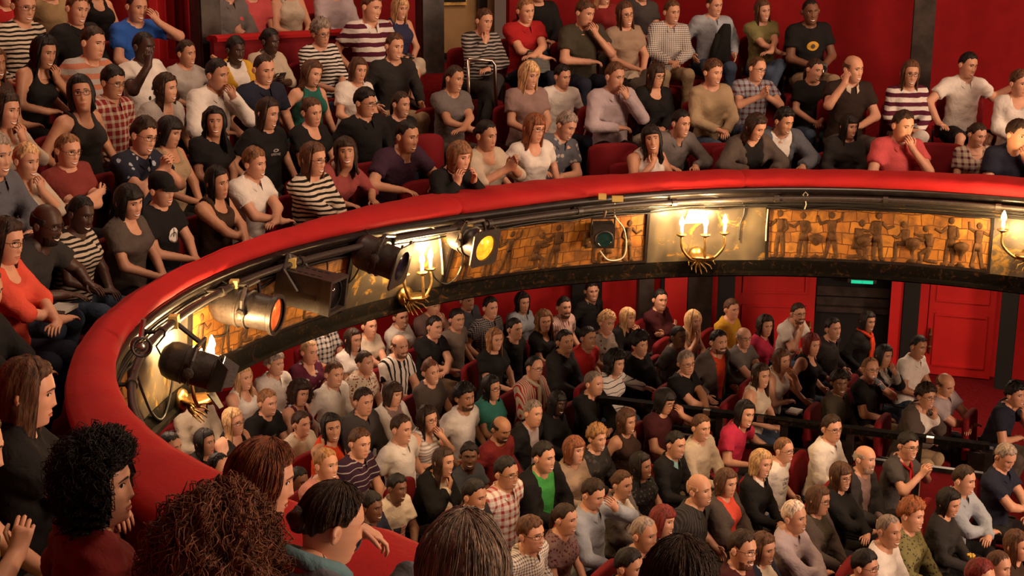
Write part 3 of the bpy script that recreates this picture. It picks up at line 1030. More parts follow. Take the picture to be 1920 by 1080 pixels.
# ------------------------------------------------------------------ candle sconces
def sconce(label, u, v, n, h=.30, power=26, lit=True, spread=.21):
    """u, v: the brass base"""
    t, p = on_front(u, v, .05)
    out = Vector((CX - p.x, CY - p.y, 0)).normalized()
    side = Vector((-out.y, out.x, 0))
    e = empty('candle_sconce', tuple(p), 0, label, 'wall light')
    up = Vector((0, 0, 1))
    pl = MB().lathe([(.005, -.05), (.05, -.045), (.075, -.02), (.07, 0), (.03, .02), (.012, .03)], (0, 0, 0), out, 14).build('wall_plate', M_brass, e, True)
    mb = MB()
    for k in range(9):                       # leafy ornament under the arms
        g = math.pi * (k / 8) + math.pi
        d = side * math.cos(g) + up * math.sin(g)
        mb.tube([out * .03, out * .05 + d * .06, out * .09 + d * .11 + up * .02, out * .12 + d * .12], .014, 5, .003)
    mb.build('leaf_ornament', M_brass, e, True)
    mb = MB().lathe([(.012, -.02), (.05, 0), (.10, .015), (.105, .025), (.06, .03), (.015, .03)], out * .09, up, 16).build('drip_bowl', M_brass, e, True)
    for k in range(n):
        s = (k - (n - 1) / 2) * (2 / max(1, n - 1)) * spread
        f = .10 + (.05 if abs(s) < .01 else .0)
        a = [out * .09 + up * .02, out * (f + .02) + side * s * .45 + up * .0, out * (f + .03) + side * s * .95 + up * .09, out * (f + .02) + side * s + up * .19]
        arm = MB()
        P = [a[0]] + a + [a[-1]]
        pts = []
        for i in range(1, len(P) - 2):
            for q in range(5):
                w = q / 5
                A, B, C_, D = P[i - 1], P[i], P[i + 1], P[i + 2]
                pts.append(.5 * ((2 * B) + (C_ - A) * w + (2 * A - 5 * B + 4 * C_ - D) * w * w + (3 * B - A - 3 * C_ + D) * w ** 3))
        pts.append(a[-1])
        ar = arm.tube(pts, .012, 7).build('arm', M_brass, e, True)
        tip = a[-1]
        MB().lathe([(.012, 0), (.03, .008), (.042, .018), (.042, .024), (.016, .026)], tip, up, 12).build('drip_pan', M_brass, ar, True)
        MB().lathe([(.013, .02), (.013, .085), (.006, .09)], tip, up, 10).build('candle_sleeve', M_candle, ar, True)
        b = MB().lathe([(.006, .085), (.018, .10), (.021, .118), (.014, .145), (.003, .17)], tip, up, 10).build('bulb', M_bulb, ar, True)
        if lit:
            l = bpy.data.lights.new('bulb_light', 'POINT')
            l.energy = power / n
            l.color = (1.0, 0.62, 0.27)
            l.shadow_soft_size = .03
            lo = bpy.data.objects.new('bulb_light', l)
            lo.parent = ar
            lo.location = tip + up * .125 + out * .06
            COL.objects.link(lo)
    return e


sconce('brass wall sconce with three lit candle bulbs between two relief panels', 1307, 480, 3, power=80, spread=.18)
sconce('brass wall sconce with two lit candle bulbs behind the blue-lensed spotlight', 762, 556, 3, power=80, spread=.13)
sconce('brass wall sconce half hidden below the black floodlight with flaps', 345, 752, 3, power=80, spread=.17)
sconce('brass wall sconce cut by the frame edge, beyond the largest relief panel', 1932, 480, 3, power=80)

# pale gilt half shield on the wall above the middle sconce
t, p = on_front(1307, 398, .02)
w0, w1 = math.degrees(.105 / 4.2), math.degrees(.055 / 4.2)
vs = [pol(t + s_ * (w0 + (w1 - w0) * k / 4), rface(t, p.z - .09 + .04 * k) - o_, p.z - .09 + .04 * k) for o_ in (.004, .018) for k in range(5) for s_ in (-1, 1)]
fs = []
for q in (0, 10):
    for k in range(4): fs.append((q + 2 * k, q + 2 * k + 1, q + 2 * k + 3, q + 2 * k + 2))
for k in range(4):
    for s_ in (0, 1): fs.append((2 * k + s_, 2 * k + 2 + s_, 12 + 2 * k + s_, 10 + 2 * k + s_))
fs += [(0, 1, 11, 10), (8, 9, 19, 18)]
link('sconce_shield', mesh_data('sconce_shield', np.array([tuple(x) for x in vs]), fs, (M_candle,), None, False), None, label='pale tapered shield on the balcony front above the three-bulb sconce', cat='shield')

# small clutter on the balcony front
t, p = on_front(1510, 372, .06)
mb = MB().tube([(0, 0, 0), (.02, .0, .03), (.0, .01, .05), (-.02, 0, .03), (.0, 0, 0), (.01, .0, -.05), (.0, 0, -.09)], .005, 5)
o = mb.build('tie_string', M_palecable, None, True, label='pale string knotted to the rigging pipe above the largest relief panel', cat='string')
o.location = p
t, p = on_front(265, 650, .16)
e = empty('hook_clamp', tuple(p), 0, 'round steel pipe clamp at the left end of the balcony front', 'clamp')
MB().lathe([(.040, -.02), (.052, -.02), (.052, .02), (.040, .02), (.040, -.02)], (0, 0, 0), Vector((.4, -.9, .1)), 18, caps=False).build('clamp_ring', M_blackmetal, e, True)
MB().lathe([(.001, -.008), (.024, -.008), (.024, .008), (.001, .008)], (0, 0, 0), Vector((.4, -.9, .1)), 16).build('clamp_disc', M_steel, e, True)
MB().tube([(0, 0, .05), (.02, 0, .14)], .014, 6).build('clamp_bolt', M_steel, e)

# ------------------------------------------------------------------ stalls partition with handrail
pa = on_plane(1120, 742, 1.12); pb = on_plane(1856, 832, 1.12)
part = empty('stalls_partition', ((pa.x + pb.x) / 2, (pa.y + pb.y) / 2, 0.14), math.atan2(pb.y - pa.y, pb.x - pa.x), 'black stalls partition with glossy handrail between front and rear seat blocks', 'partition')
Ln = (pb - pa).length
MB().box((0, 0, .955), (Ln, .09, .05)).build('handrail', M_ornament, part)
MB().box((0, 0, .70), (Ln, .05, .04)).build('lower_rail', M_blackwood, part)
npn = 6
for k in range(npn + 1): MB().box((-Ln / 2 + Ln * k / npn, 0, .48), (.06, .07, .93)).build('post', M_blackwood, part)
for k in range(npn): MB().box((-Ln / 2 + Ln * (k + .5) / npn, .0, .36), (Ln / npn - .08, .03, .64)).build('panel', M_seat if k > 1 else M_ornament, part)
for f in (.30, .44, .86): MB().box((-Ln / 2 + Ln * f, -.026, .962), (.06, .05, .045)).build('steel_plate', M_steel, part)

# chrome guard rail at the end seat of the upper balcony
pts = [on_cyl(u, v, 6.15)[2] for u, v in ((878, 112), (922, 113), (928, 122), (931, 226))]
gr = MB().tube(pts, .016, 8)
gr.tube([on_cyl(878, 112, 6.15)[2], on_cyl(880, 226, 6.15)[2]], .014, 8)
o = gr.build('guard_rail', M_steel, None, True, label='slim steel guard rail in front of the end seat on the upper balcony', cat='rail')
# ------------------------------------------------------------------ signed-distance modelling of bodies and clothes (surface nets)
_CORN = np.array([(i, j, k) for i in (0, 1) for j in (0, 1) for k in (0, 1)])
_EDGE = [(a, b) for a in range(8) for b in range(a + 1, 8) if np.abs(_CORN[a] - _CORN[b]).sum() == 1]


def surface_nets(F, lo, h):
    nx, ny, nz = F.shape
    neg = F < 0
    c = [neg[i:nx - 1 + i, j:ny - 1 + j, k:nz - 1 + k] for i, j, k in _CORN]
    cnt = np.zeros(c[0].shape, np.int8)
    for q in c: cnt += q
    act = (cnt > 0) & (cnt < 8)
    ci = np.argwhere(act)
    if len(ci) == 0: return np.zeros((0, 3)), np.zeros((0, 4), int)
    vals = np.stack([F[ci[:, 0] + i, ci[:, 1] + j, ci[:, 2] + k] for i, j, k in _CORN], 1)
    acc = np.zeros((len(ci), 3)); num = np.zeros(len(ci))
    for a, b in _EDGE:
        va, vb = vals[:, a], vals[:, b]
        m = (va < 0) != (vb < 0)
        t = np.where(m, va / np.where(m, va - vb, 1), 0)
        p = _CORN[a] + t[:, None] * (_CORN[b] - _CORN[a])
        acc += p * m[:, None]; num += m
    V = (ci + acc / num[:, None]) * h + lo
    idx = np.full(act.shape, -1, np.int64)
    idx[act] = np.arange(len(ci))
    faces = []
    for ax in range(3):
        a = neg
        sl0 = [slice(None)] * 3; sl1 = [slice(None)] * 3
        sl0[ax] = slice(0, -1); sl1[ax] = slice(1, None)
        cr = neg[tuple(sl0)] != neg[tuple(sl1)]
        e = np.argwhere(cr)
        o1, o2 = [(1, 2), (2, 0), (0, 1)][ax]
        ok = (e[:, o1] > 0) & (e[:, o2] > 0) & (e[:, o1] < F.shape[o1] - 1) & (e[:, o2] < F.shape[o2] - 1)
        e = e[ok]
        q = []
        for d1, d2 in ((-1, -1), (0, -1), (0, 0), (-1, 0)):
            s = e.copy(); s[:, o1] += d1; s[:, o2] += d2
            q.append(idx[s[:, 0], s[:, 1], s[:, 2]])
        q = np.stack(q, 1)
        flip = ~neg[e[:, 0], e[:, 1], e[:, 2]]
        q[flip] = q[flip][:, ::-1]
        faces.append(q)
    Fq = np.concatenate(faces)
    Fq = Fq[(Fq >= 0).all(1)]
    return V, Fq


def sd_cone(P, a, b, ra, rb):
    a = np.asarray(a, float); b = np.asarray(b, float)
    ba = b - a; pa = P - a
    t = np.clip((pa @ ba) / max(1e-9, ba @ ba), 0, 1)
    return np.linalg.norm(pa - t[:, None] * ba, axis=1) - (ra + (rb - ra) * t)


def sd_ell(P, c, r):
    r = np.asarray(r, float); q = (P - np.asarray(c, float))
    k0 = np.linalg.norm(q / r, axis=1); k1 = np.linalg.norm(q / (r * r), axis=1)
    return k0 * (k0 - 1) / np.maximum(k1, 1e-9)


def smin(a, b, k):
    h = np.maximum(k - np.abs(a - b), 0) / k
    return np.minimum(a, b) - h * h * k * .25


# ------------------------------------------------------------------ figure proportions (metres; +Y forward, +X the figure's right, floor at 0)
HIPZ = 0.44
HIP = np.array([0, 0, HIPZ])


def rot_x(a):
    c, s = math.cos(a), math.sin(a)
    return np.array([[1, 0, 0], [0, c, -s], [0, s, c]])


def rot_y(a):
    c, s = math.cos(a), math.sin(a)
    return np.array([[c, 0, s], [0, 1, 0], [-s, 0, c]])


def rot_z(a):
    c, s = math.cos(a), math.sin(a)
    return np.array([[c, -s, 0], [s, c, 0], [0, 0, 1]])


_ZT = [.1175, .112, .100, .080, .055, .030, .005, -.020, -.045, -.070, -.090, -.105, -.115, -.122, -.130, -.150, -.180, -.205]
_WT = [.004, .030, .048, .062, .071, .075, .0755, .0735, .069, .063, .057, .052, .050, .049, .049, .050, .056, .072]
_FT = [.004, .030, .052, .072, .084, .089, .088, .086, .086, .086, .084, .077, .064, .046, .038, .036, .038, .046]
_BT = [-.02, -.045, -.068, -.084, -.094, -.097, -.095, -.088, -.078, -.070, -.066, -.064, -.063, -.063, -.063, -.064, -.068, -.075]
_Zi = np.array(_ZT[::-1])


def _prof(z, tab): return np.interp(z, _Zi, np.array(tab[::-1]))


def face_feat(x, z, fem=0.0, smile=1.0):
    g = lambda q: np.exp(-q)
    nh = np.interp(z, [-.048, -.038, -.029, -.010, .010, .026], [0, .012, .023, .014, .006, 0])
    ns = np.interp(z, [-.04, -.03, -.005, .02], [.0150, .0120, .0085, .008])
    d = nh * (1 - .15 * fem) * g((x / ns) ** 2)
    ax = np.abs(x)
    d = d - .011 * g(((ax - .031) / .015) ** 2 + ((z - .012) / .012) ** 2)
    d = d + (.005 - .002 * fem) * g(((z - .034) / .009) ** 2 + (x / .045) ** 4)
    d = d + (.003 + .004 * smile) * g(((ax - .041) / .017) ** 2 + ((z + .022) / .016) ** 2)
    d = d + .006 * g((x / .021) ** 2) * (g(((z + .057) / .0065) ** 2) + g(((z + .072) / .0075) ** 2))
    d = d + .007 * g((x / .017) ** 2 + ((z + .103) / .012) ** 2)
    return d


def front_y(x, z, fem=0.0, smile=1.0):
    w = _prof(z, _WT); f = _prof(z, _FT)
    s = np.clip((np.abs(x) / w) ** (1 / .92), 0, .999)
    return f * np.sqrt(1 - s * s) ** .92 + face_feat(x, z, fem, smile)


_HC = {}


def head_template(res, fem, smile):
    """one continuous surface from the crown to the neck's foot; returns verts, faces, face material index, neck weight, in head coordinates"""
    key = (res, fem, round(smile, 1))
    if key in _HC: return _HC[key]
    na = {0: 28, 1: 34, 2: 72}[res]
    dz = {0: .0075, 1: .006, 2: .003}[res]
    zs = list(np.linspace(.1165, .05, {0: 7, 1: 8, 2: 16}[res])) + list(np.arange(.05 - dz, -.1175, -dz)) + [-.119, -.124, -.131, -.145, -.165, -.185, -.205]
    th = 2 * np.pi * np.arange(na) / na
    az = th - .48 * np.sin(th)
    V = [(0, -.012, .1185)]
    for z in zs:
        w, f, b = _prof(z, _WT), _prof(z, _FT), _prof(z, _BT)
        sa, ca = np.sin(az), np.cos(az)
        x = w * np.sign(sa) * np.abs(sa) ** .92
        y = np.where(ca > 0, f * np.abs(ca) ** .92, b * np.abs(ca) ** .95)
        fr = np.clip(ca, 0, 1)
        y = y + np.where(ca > 0.05, face_feat(x, z, fem, smile), 0) * np.clip(fr * 3, 0, 1)
        jaw = 1 - .06 * fem * math.exp(-((z + .08) / .03) ** 2)
        for i in range(na): V.append((x[i] * jaw, y[i], z))
    V = np.array(V)
    F = []
    for k in range(na): F.append((0, 1 + k, 1 + (k + 1) % na))
    n = len(zs)
    for i in range(n - 1):
        for k in range(na):
            a = 1 + i * na + k; b = 1 + i * na + (k + 1) % na
            F.append((a, a + na, b + na, b))
    M = [0] * len(F)
    V = V.tolist()

    def strip(xs, lo, hi, off, m):
        base = len(V)
        for x, l, h in zip(xs, lo, hi):
            for z in (l, (l + h) / 2, h): V.append((x, float(front_y(np.float64(x), np.float64(z), fem, smile)) + off, z))
        for i in range(len(xs) - 1):
            for k in range(2):
                a = base + i * 3 + k
                F.append((a, a + 3, a + 4, a + 1)); M.append(m)
    ne = 7 if res < 2 else 13
    for s in (-1, 1):                        # eye white, iris, lash line, brow
        u = np.linspace(-1, 1, ne)
        ex = s * .031 + u * .0135
        op = .0068 * (1 - .35 * max(0, smile - .6))
        up = .0115 + op * (1 - u * u); dn = .0115 - op * .8 * (1 - u * u)
        strip(ex, dn, up, .0008, 2)
        ui = np.linspace(-1, 1, 5 if res < 2 else 9)
        strip(s * .031 + ui * .0066, .0118 - .0058 * np.sqrt(1 - ui * ui) - .0002, .0124 + .0056 * np.sqrt(1 - ui * ui), .0016, 3)
        strip(ex, up - .0006, up + .0022, .0018, 3)
        bx = s * .031 + np.linspace(-1, 1, 6) * .0185
        t = np.linspace(-1, 1, 6) * s
        bz = .0345 - .0040 * t * t - .0028 * t
        strip(bx, bz - .0030 * (1 - .4 * t), bz + .0026 * (1 - .5 * t), .0022, 4)
    u = np.linspace(-1, 1, 9 if res < 2 else 17)
    half = .021 + .009 * smile
    mx = u * half
    mc = -.0650 + smile * .0085 * u * u - smile * .003
    gap = smile * .0082 * (1 - u * u)
    strip(mx, mc - gap, mc + gap * .35 + .0004, .0022, 2 if smile > .45 else 1)
    strip(mx, mc + gap * .35, mc + gap * .35 + .0058 * (1 - u * u) ** .7 + .0006, .0026, 1)
    strip(mx, mc - gap - .0066 * (1 - u * u) ** .7 - .0006, mc - gap, .0026, 1)
    # ears
    ne1, ne2 = (8, 4) if res < 2 else (16, 7)
    for s in (-1, 1):
        base = len(V)
        for i in range(ne2 + 1):
            ph = math.pi * i / ne2
            for k in range(ne1):
                g = 2 * math.pi * k / ne1
                r = math.sin(ph)
                zz = .031 * r * math.sin(g) * (1.0 if math.sin(g) > 0 else .95)
                yy = .019 * r * math.cos(g) * (1 + .15 * math.sin(g))
                o = .011 * math.cos(ph)
                V.append((s * (.0755 + o + .010 + .006 * math.cos(g + math.pi)), -.012 + yy - o * .3, -.004 + zz))
        for i in range(ne2):
            for k in range(ne1):
                a = base + i * ne1 + k; b = base + i * ne1 + (k + 1) % ne1
                q = (a, b, b + ne1, a + ne1)
                F.append(q if s > 0 else q[::-1]); M.append(0)
    V = np.array(V)
    wn = np.clip((-.118 - V[:, 2]) / .087, 0, 1)
    wn = wn * wn * (3 - 2 * wn)
    _HC[key] = (V, F, M, wn)
    return _HC[key]


# ------------------------------------------------------------------ hair: a shell that grows from the hairline, in head coordinates
_SK = np.array([.0775, .0955, .1045]); _SKC = np.array([0, -.005, .0135])
STY = dict(   # front hairline elevation, side, nape, thickness top / side, hang length below the ear, half-angle of the face opening, waviness
    short=(44, 6, -30, .020, .010, 0, 0, .0), buzz=(46, 6, -28, .007, .005, 0, 0, 0), crop=(38, 2, -30, .022, .014, 0, 0, .003),
    side=(38, 0, -32, .026, .013, 0, 0, .003), fringe=(22, -6, -34, .022, .017, 0, 0, .002), reced=(60, 8, -30, .012, .009, 0, 0, .0),
    bald=(0, 4, -30, .0, .009, 0, 0, .0), bob=(36, -4, -40, .020, .022, .105, 52, .004), bobf=(20, -6, -40, .022, .024, .11, 50, .003),
    long=(40, -4, -40, .018, .018, .27, 54, .006), longf=(22, -6, -40, .020, .020, .27, 52, .005), wavy=(40, -4, -40, .022, .030, .25, 56, .016),
    mid=(38, -4, -40, .020, .022, .17, 54, .008), updo=(44, 4, -28, .014, .011, 0, 0, .002), bun=(44, 4, -28, .014, .011, 0, 0, .002),
    pony=(44, 4, -28, .013, .011, 0, 0, .002), afro=(30, -8, -36, .050, .045, 0, 0, .022), curly=(34, 0, -34, .034, .028, 0, 0, .018),
    curlbob=(30, -6, -40, .036, .045, .10, 58, .024), spike=(42, 4, -30, .034, .012, 0, 0, .010))
_HAIR = {}


def hair_mesh(style, seed=0, res=0):
    key = (style, seed, res)
    if key in _HAIR: return _HAIR[key]
    fr, sd, np_, tt, ts, hang, opn, wav = STY[style]
    rng = np.random.default_rng(abs(hash_s(style)) + seed)
    na, nr = {0: (40, 15), 1: (52, 18), 2: (190, 60)}[res]
    az = 2 * np.pi * np.arange(na) / na
    d = np.degrees(np.minimum(az, 2 * np.pi - az))              # 0 in front, 180 at the back
    emin = np.interp(d, [0, 38, 58, 72, 98, 128, 180], [fr, fr - 2, (fr + sd) / 2 + 6, sd - 2, sd + (0 if hang else 6), np_ * .8, np_])
    part = rng.uniform(-.5, .5)
    ph = rng.uniform(0, 6.28, 8)
    if not hang and style != 'bald': emin = emin + 3.5 * np.sin(7 * az + ph[6]) + 3.0 * np.sin(17 * az + ph[7])
    fre = [7, 11, 17, 23, 31, 43] if res == 2 else [7, 11, 17]
    groove = sum(np.sin(k * az + ph[i]) for i, k in enumerate(fre)) / len(fre)
    V = []
    T = np.linspace(0, 1, nr)
    hm = (d > opn).astype(float) if hang else np.zeros(na)
    for j, t in enumerate(T):
        for i in range(na):
            e0 = emin[i] if not hm[i] else min(emin[i], -8)
            L = hang * (1 + .10 * math.sin(5 * az[i] + ph[3]) + .05 * groove[i]) if hm[i] else 0.0
            arc = math.radians(90 - e0) * .095
            tot = arc + L
            s = t * tot
            if style == 'bald':
                e = 26 + (e0 - 26) * t if d[i] > 48 else 20
                inn = -.02 if d[i] < 52 else (-.006 if t in (0, 1) else 0)
                th = ts + inn
                if d[i] < 60: th = -.012
            elif s <= arc or not hm[i]:
                e = 90 - math.degrees(min(s, arc) / .095)
                k = max(0, min(1, (90 - e) / 90))
                th = tt * (1 - k) + ts * k
                edge = 1 - t
                if not hm[i]: th = th * min(1, edge * 5) ** .6 - (.009 if j == nr - 1 else .0)
            else:
                e = e0
                th = ts
            er = math.radians(e)
            u = np.array([math.sin(az[i]) * math.cos(er), math.cos(az[i]) * math.cos(er), math.sin(er)])
            r = 1 / math.sqrt((u[0] / _SK[0]) ** 2 + (u[1] / _SK[1]) ** 2 + (u[2] / _SK[2]) ** 2)
            g = groove[i] * (.0030 + .004 * t) * (1 + (wav * 40)) * .7 + (.0028 * rng.uniform(-1, 1) if (hang == 0 and style not in ('buzz', 'bald', 'bun', 'updo', 'pony') and 0 < j < nr - 2) else 0)
            if wav > .015: g += wav * .55 * (math.sin(9 * az[i] + 26 * t + ph[1]) * math.sin(23 * t + ph[2] + 3 * az[i]) + .6 * rng.uniform(-1, 1))
            elif wav: g += wav * .5 * math.sin(14 * t + ph[4] + 2.5 * az[i])
            if style == 'spike': g += .007 * rng.uniform(-1, 1) * (1 - k if k < 1 else 0)
            p = _SKC + u * (r + max(th, -.03) + (g if t < .97 or hm[i] else 0))
            if s > arc and hm[i]:
                q = (s - arc)
                p = p + np.array([0, 0, -q])
                back = max(0, -math.cos(az[i]))
                sidef = abs(math.sin(az[i]))
                c = max(0, min(1, q / .08))
                # falls in behind the jaw, rests on the shoulders
                p[0] *= 1 - .10 * c * (1 - sidef * .3) + (.10 * max(0, (q - .12) / .15))
                p[1] += (.018 * back * c) - .012 * (1 - back) * c + .02 * max(0, (q - .12) / .12) * (1 - back) - .012 * max(0, (q - .12) / .1) * back
                p[:2] += u[:2] * wav * .8 * math.sin(9 * q / max(.05, hang) * 2 + ph[5] + 4 * az[i])
            if style == 'side' and e > 15: p[2] += .006 * math.sin(az[i] * 1 + part * 3) * (1 - t)
            V.append(p)
    n0 = len(V)
    if style != 'bald':
        c = np.mean(V[:na], axis=0)
    F = []
    for j in range(nr - 1):
        for i in range(na):
            i2 = (i + 1) % na
            F.append((j * na + i, (j + 1) * na + i, (j + 1) * na + i2, j * na + i2))
    V = np.array(V)
    # inner wall, so that hanging hair has thickness
    if hang:
        inner = V.copy()
        ax = np.array([0, -.01, 0])
        m = inner[:, 2] < .02
        inner[m, 0] *= .86; inner[m, 1] = (inner[m, 1] + .01) * .86 - .01
        inner[~m] = _SKC + (inner[~m] - _SKC) * .93
        o = len(V)
        V = np.concatenate([V, inner])
        F += [tuple(x + o for x in f[::-1]) for f in F]
        for i in range(na):
            i2 = (i + 1) % na
            a = (nr - 1) * na
            F.append((a + i, a + i + o, a + i2 + o, a + i2))
    V = V.tolist()

    def blob(c, r, nz=.25, n1=12, n2=8):
        base = len(V)
        for i in range(n2 + 1):
            p = math.pi * i / n2
            for k in range(n1):
                g = 2 * math.pi * k / n1
                q = 1 + nz * .5 * math.sin(3 * g + 4 * p + ph[0]) * math.sin(p)
                V.append((c[0] + r[0] * math.sin(p) * math.cos(g) * q, c[1] + r[1] * math.sin(p) * math.sin(g) * q, c[2] + r[2] * math.cos(p)))
        for i in range(n2):
            for k in range(n1):
                a = base + i * n1 + k; b = base + i * n1 + (k + 1) % n1
                F.append((a, a + n1, b + n1, b))
    m2 = 2 if res == 2 else 1
    if res == 2:                             # loose strands over the shell
        S = np.array(V[:nr * na]).reshape(nr, na, 3)
        curl = style in ('curlbob', 'curly')
        ns = 950 if curl else 620
        k0 = 8 if style == 'updo' else 0
        for q in range(ns):
            ii = rng.integers(na)
            j0, j1 = sorted(rng.uniform(0, nr - 1, 2)) if curl else (rng.uniform(0, nr * .3), rng.uniform(nr * .6, nr - 1.5))
            if j1 - j0 < nr * .15: continue
            m_ = 26 if curl else 9
            off = rng.uniform(.001, .006) if not curl else rng.uniform(-.006, .020)
            dr = rng.uniform(-6, 6)
            ph_ = rng.uniform(0, 6.28, 2); am = rng.uniform(.007, .014) if curl else rng.uniform(0, .0012)
            pts = []
            for e_ in range(m_):
                w_ = e_ / (m_ - 1)
                p = S[int(j0 + (j1 - j0) * w_), int(ii + dr * w_) % na]
                nrm = p - np.array([0, -.01, min(p[2], .02)]); nrm = nrm / max(1e-6, np.linalg.norm(nrm))
                tg = np.cross(nrm, [0, 0, 1.0]); tg = tg / max(1e-6, np.linalg.norm(tg))
                f_ = 21 * w_ if curl else 5 * w_
                pts.append(p + nrm * (off + am * math.sin(f_ + ph_[0])) + tg * am * math.cos(f_ + ph_[1]))
            sb = MB().tube(pts, .0016 if curl else .0011, 3, .0008)
            bse = len(V)
            V += [list(x) for x in sb.v]; F += [tuple(x + bse for x in f) for f in sb.f]
    if style == 'bun': blob((0, -.095, .065), (.036, .034, .036), n1=12 * m2, n2=8 * m2)
    if style == 'updo': blob((0, -.102, .005), (.046, .034, .042), .35, n1=12 * m2, n2=8 * m2)
    if style == 'pony':
        blob((0, -.105, .03), (.022, .024, .022))
        blob((0, -.118, -.055), (.024, .022, .085), .3)
    _HAIR[key] = mesh_data('hair_' + style, np.array(V), F, (M_hair,))
    return _HAIR[key]


def hash_s(s): return sum((i + 3) * ord(c) * 131 for i, c in enumerate(s)) % 100003


# ------------------------------------------------------------------ arm poses: hand targets in torso coordinates (right, left), fingers' direction, palm side
# each: target (x, y, z), elbow pull direction, finger direction, palm normal, curl
POSE = dict(
    lap=[((.05, .27, .58), (1, -.3, -.6), (-.5, .8, -.1), (0, 0, -1), .5), ((-.04, .29, .565), (-1, -.3, -.6), (.5, .8, -.1), (0, 0, -1), .5)],
    thigh=[((.13, .31, .555), (1, -.4, -.3), (-.1, .95, -.15), (0, 0, -1), .35), ((-.13, .31, .555), (-1, -.4, -.3), (.1, .95, -.15), (0, 0, -1), .35)],
    chinR=[((.045, .160, .940), (.5, .6, -1), (-.35, -.05, .9), (0, -1, .1), 1.0), ((-.02, .27, .62), (-1, 0, -.5), (.9, .3, .0), (0, -.2, -1), .6)],
    chinL=[((.02, .27, .62), (1, 0, -.5), (-.9, .3, .0), (0, -.2, -1), .6), ((-.045, .160, .940), (-.5, .6, -1), (.35, -.05, .9), (0, -1, .1), 1.0)],
    mouthR=[((.05, .180, .965), (.6, .5, -1), (-.55, -.2, .75), (0, -1, .1), .7), ((-.02, .25, .64), (-1, 0, -.5), (.9, .3, .0), (0, -.2, -1), .6)],
    mouthL=[((.02, .25, .64), (1, 0, -.5), (-.9, .3, .0), (0, -.2, -1), .6), ((-.05, .180, .965), (-.6, .5, -1), (.55, -.2, .75), (0, -1, .1), .7)],
    browR=[((.10, .20, 1.03), (1, .3, -.6), (-.6, -.35, .75), (-.3, -.9, 0), .5), ((-.1, .30, .56), (-1, -.3, -.4), (.2, .9, -.1), (0, 0, -1), .4)],
    browL=[((.1, .30, .56), (1, -.3, -.4), (-.2, .9, -.1), (0, 0, -1), .4), ((-.10, .20, 1.03), (-1, .3, -.6), (.6, -.35, .75), (.3, -.9, 0), .5)],
    face2=[((.075, .150, .95), (.5, .7, -1), (-.1, -.1, .95), (-.9, -.3, 0), .7), ((-.075, .150, .95), (-.5, .7, -1), (.1, -.1, .95), (.9, -.3, 0), .7)],
    cross=[((-.12, .175, .80), (1, .1, -.5), (-.95, -.15, .1), (0, -1, 0), .5), ((.12, .20, .765), (-1, .1, -.5), (.95, -.2, .05), (0, -1, 0), .5)],
    clap=[((.025, .30, .90), (1, .0, -.8), (-.15, .55, .75), (-1, 0, 0), .25), ((-.025, .31, .90), (-1, .0, -.8), (.15, .55, .75), (1, 0, 0), .25)],
    clasp=[((.025, .25, .95), (.8, .5, -1), (-.2, .2, .9), (-1, 0, 0), .8), ((-.025, .255, .95), (-.8, .5, -1), (.2, .2, .9), (1, 0, 0), .8)],
    rail=[((.15, .40, .66), (1, -.3, -.3), (-.4, .9, -.1), (0, 0, -1), .35), ((-.13, .42, .66), (-1, -.3, -.3), (.4, .9, -.1), (0, 0, -1), .35)],
    railR=[((.26, .42, .70), (1, -.3, .1), (-.1, .95, -.1), (0, 0, -1), .25), ((-.05, .30, .62), (-1, -.2, -.4), (.8, .5, -.1), (0, 0, -1), .4)],
    fold=[((-.06, .34, .64), (1, -.1, -.2), (-.95, .25, .0), (0, 0, -1), .4), ((.08, .37, .66), (-1, -.1, -.2), (.95, .2, .0), (0, 0, -1), .4)],
    down=[((.235, .13, .54), (.6, -1, 0), (-.05, .8, -.5), (-1, 0, 0), .4), ((-.235, .13, .54), (-.6, -1, 0), (.05, .8, -.5), (1, 0, 0), .4)],
    phone=[((.06, .27, .70), (1, -.2, -.8), (-.5, .7, .4), (-.5, -.5, 0), .8), ((-.05, .28, .69), (-1, -.2, -.8), (.5, .7, .4), (.5, -.5, 0), .8)],
    fistR=[((.17, .25, 1.03), (.7, .2, -1), (-.1, -.1, 1), (-.8, -.5, 0), 1.1), ((-.03, .27, .60), (-1, 0, -.5), (.9, .3, .0), (0, -.2, -1), .6)],
    fistL=[((.03, .27, .60), (1, 0, -.5), (-.9, .3, .0), (0, -.2, -1), .6), ((-.17, .25, 1.03), (-.7, .2, -1), (.1, -.1, 1), (.8, -.5, 0), 1.1)],
    wide=[((.30, .24, .56), (1, -.4, .3), (-.3, .9, -.2), (0, 0, -1), .3), ((-.50, .02, .93), (-.3, -.6, -.6), (-.95, .1, -.1), (0, 0, -1), .3)],
    reachR=[((.40, .30, .72), (.6, -.8, -.2), (.5, .8, -.1), (0, 0, -1), .3), ((-.05, .28, .60), (-1, -.2, -.4), (.7, .6, -.1), (0, 0, -1), .4)],
    reachL=[((.05, .28, .60), (1, -.2, -.4), (-.7, .6, -.1), (0, 0, -1), .4), ((-.40, .30, .72), (-.6, -.8, -.2), (-.5, .8, -.1), (0, 0, -1), .3)],
)


def unit(v):
    v = np.asarray(v, float)
    return v / max(1e-9, np.linalg.norm(v))


def ik(S, T, pole, l1, l2):
    d = T - S
    D = np.linalg.norm(d)
    if D > l1 + l2 - .005:
        T = S + d / D * (l1 + l2 - .005); d = T - S; D = np.linalg.norm(d)
    a = (l1 * l1 - l2 * l2 + D * D) / (2 * D)
    h = math.sqrt(max(1e-6, l1 * l1 - a * a))
    n = unit(d)
    p = np.asarray(pole, float); p = unit(p - n * (p @ n))
    return S + n * a + p * h, T


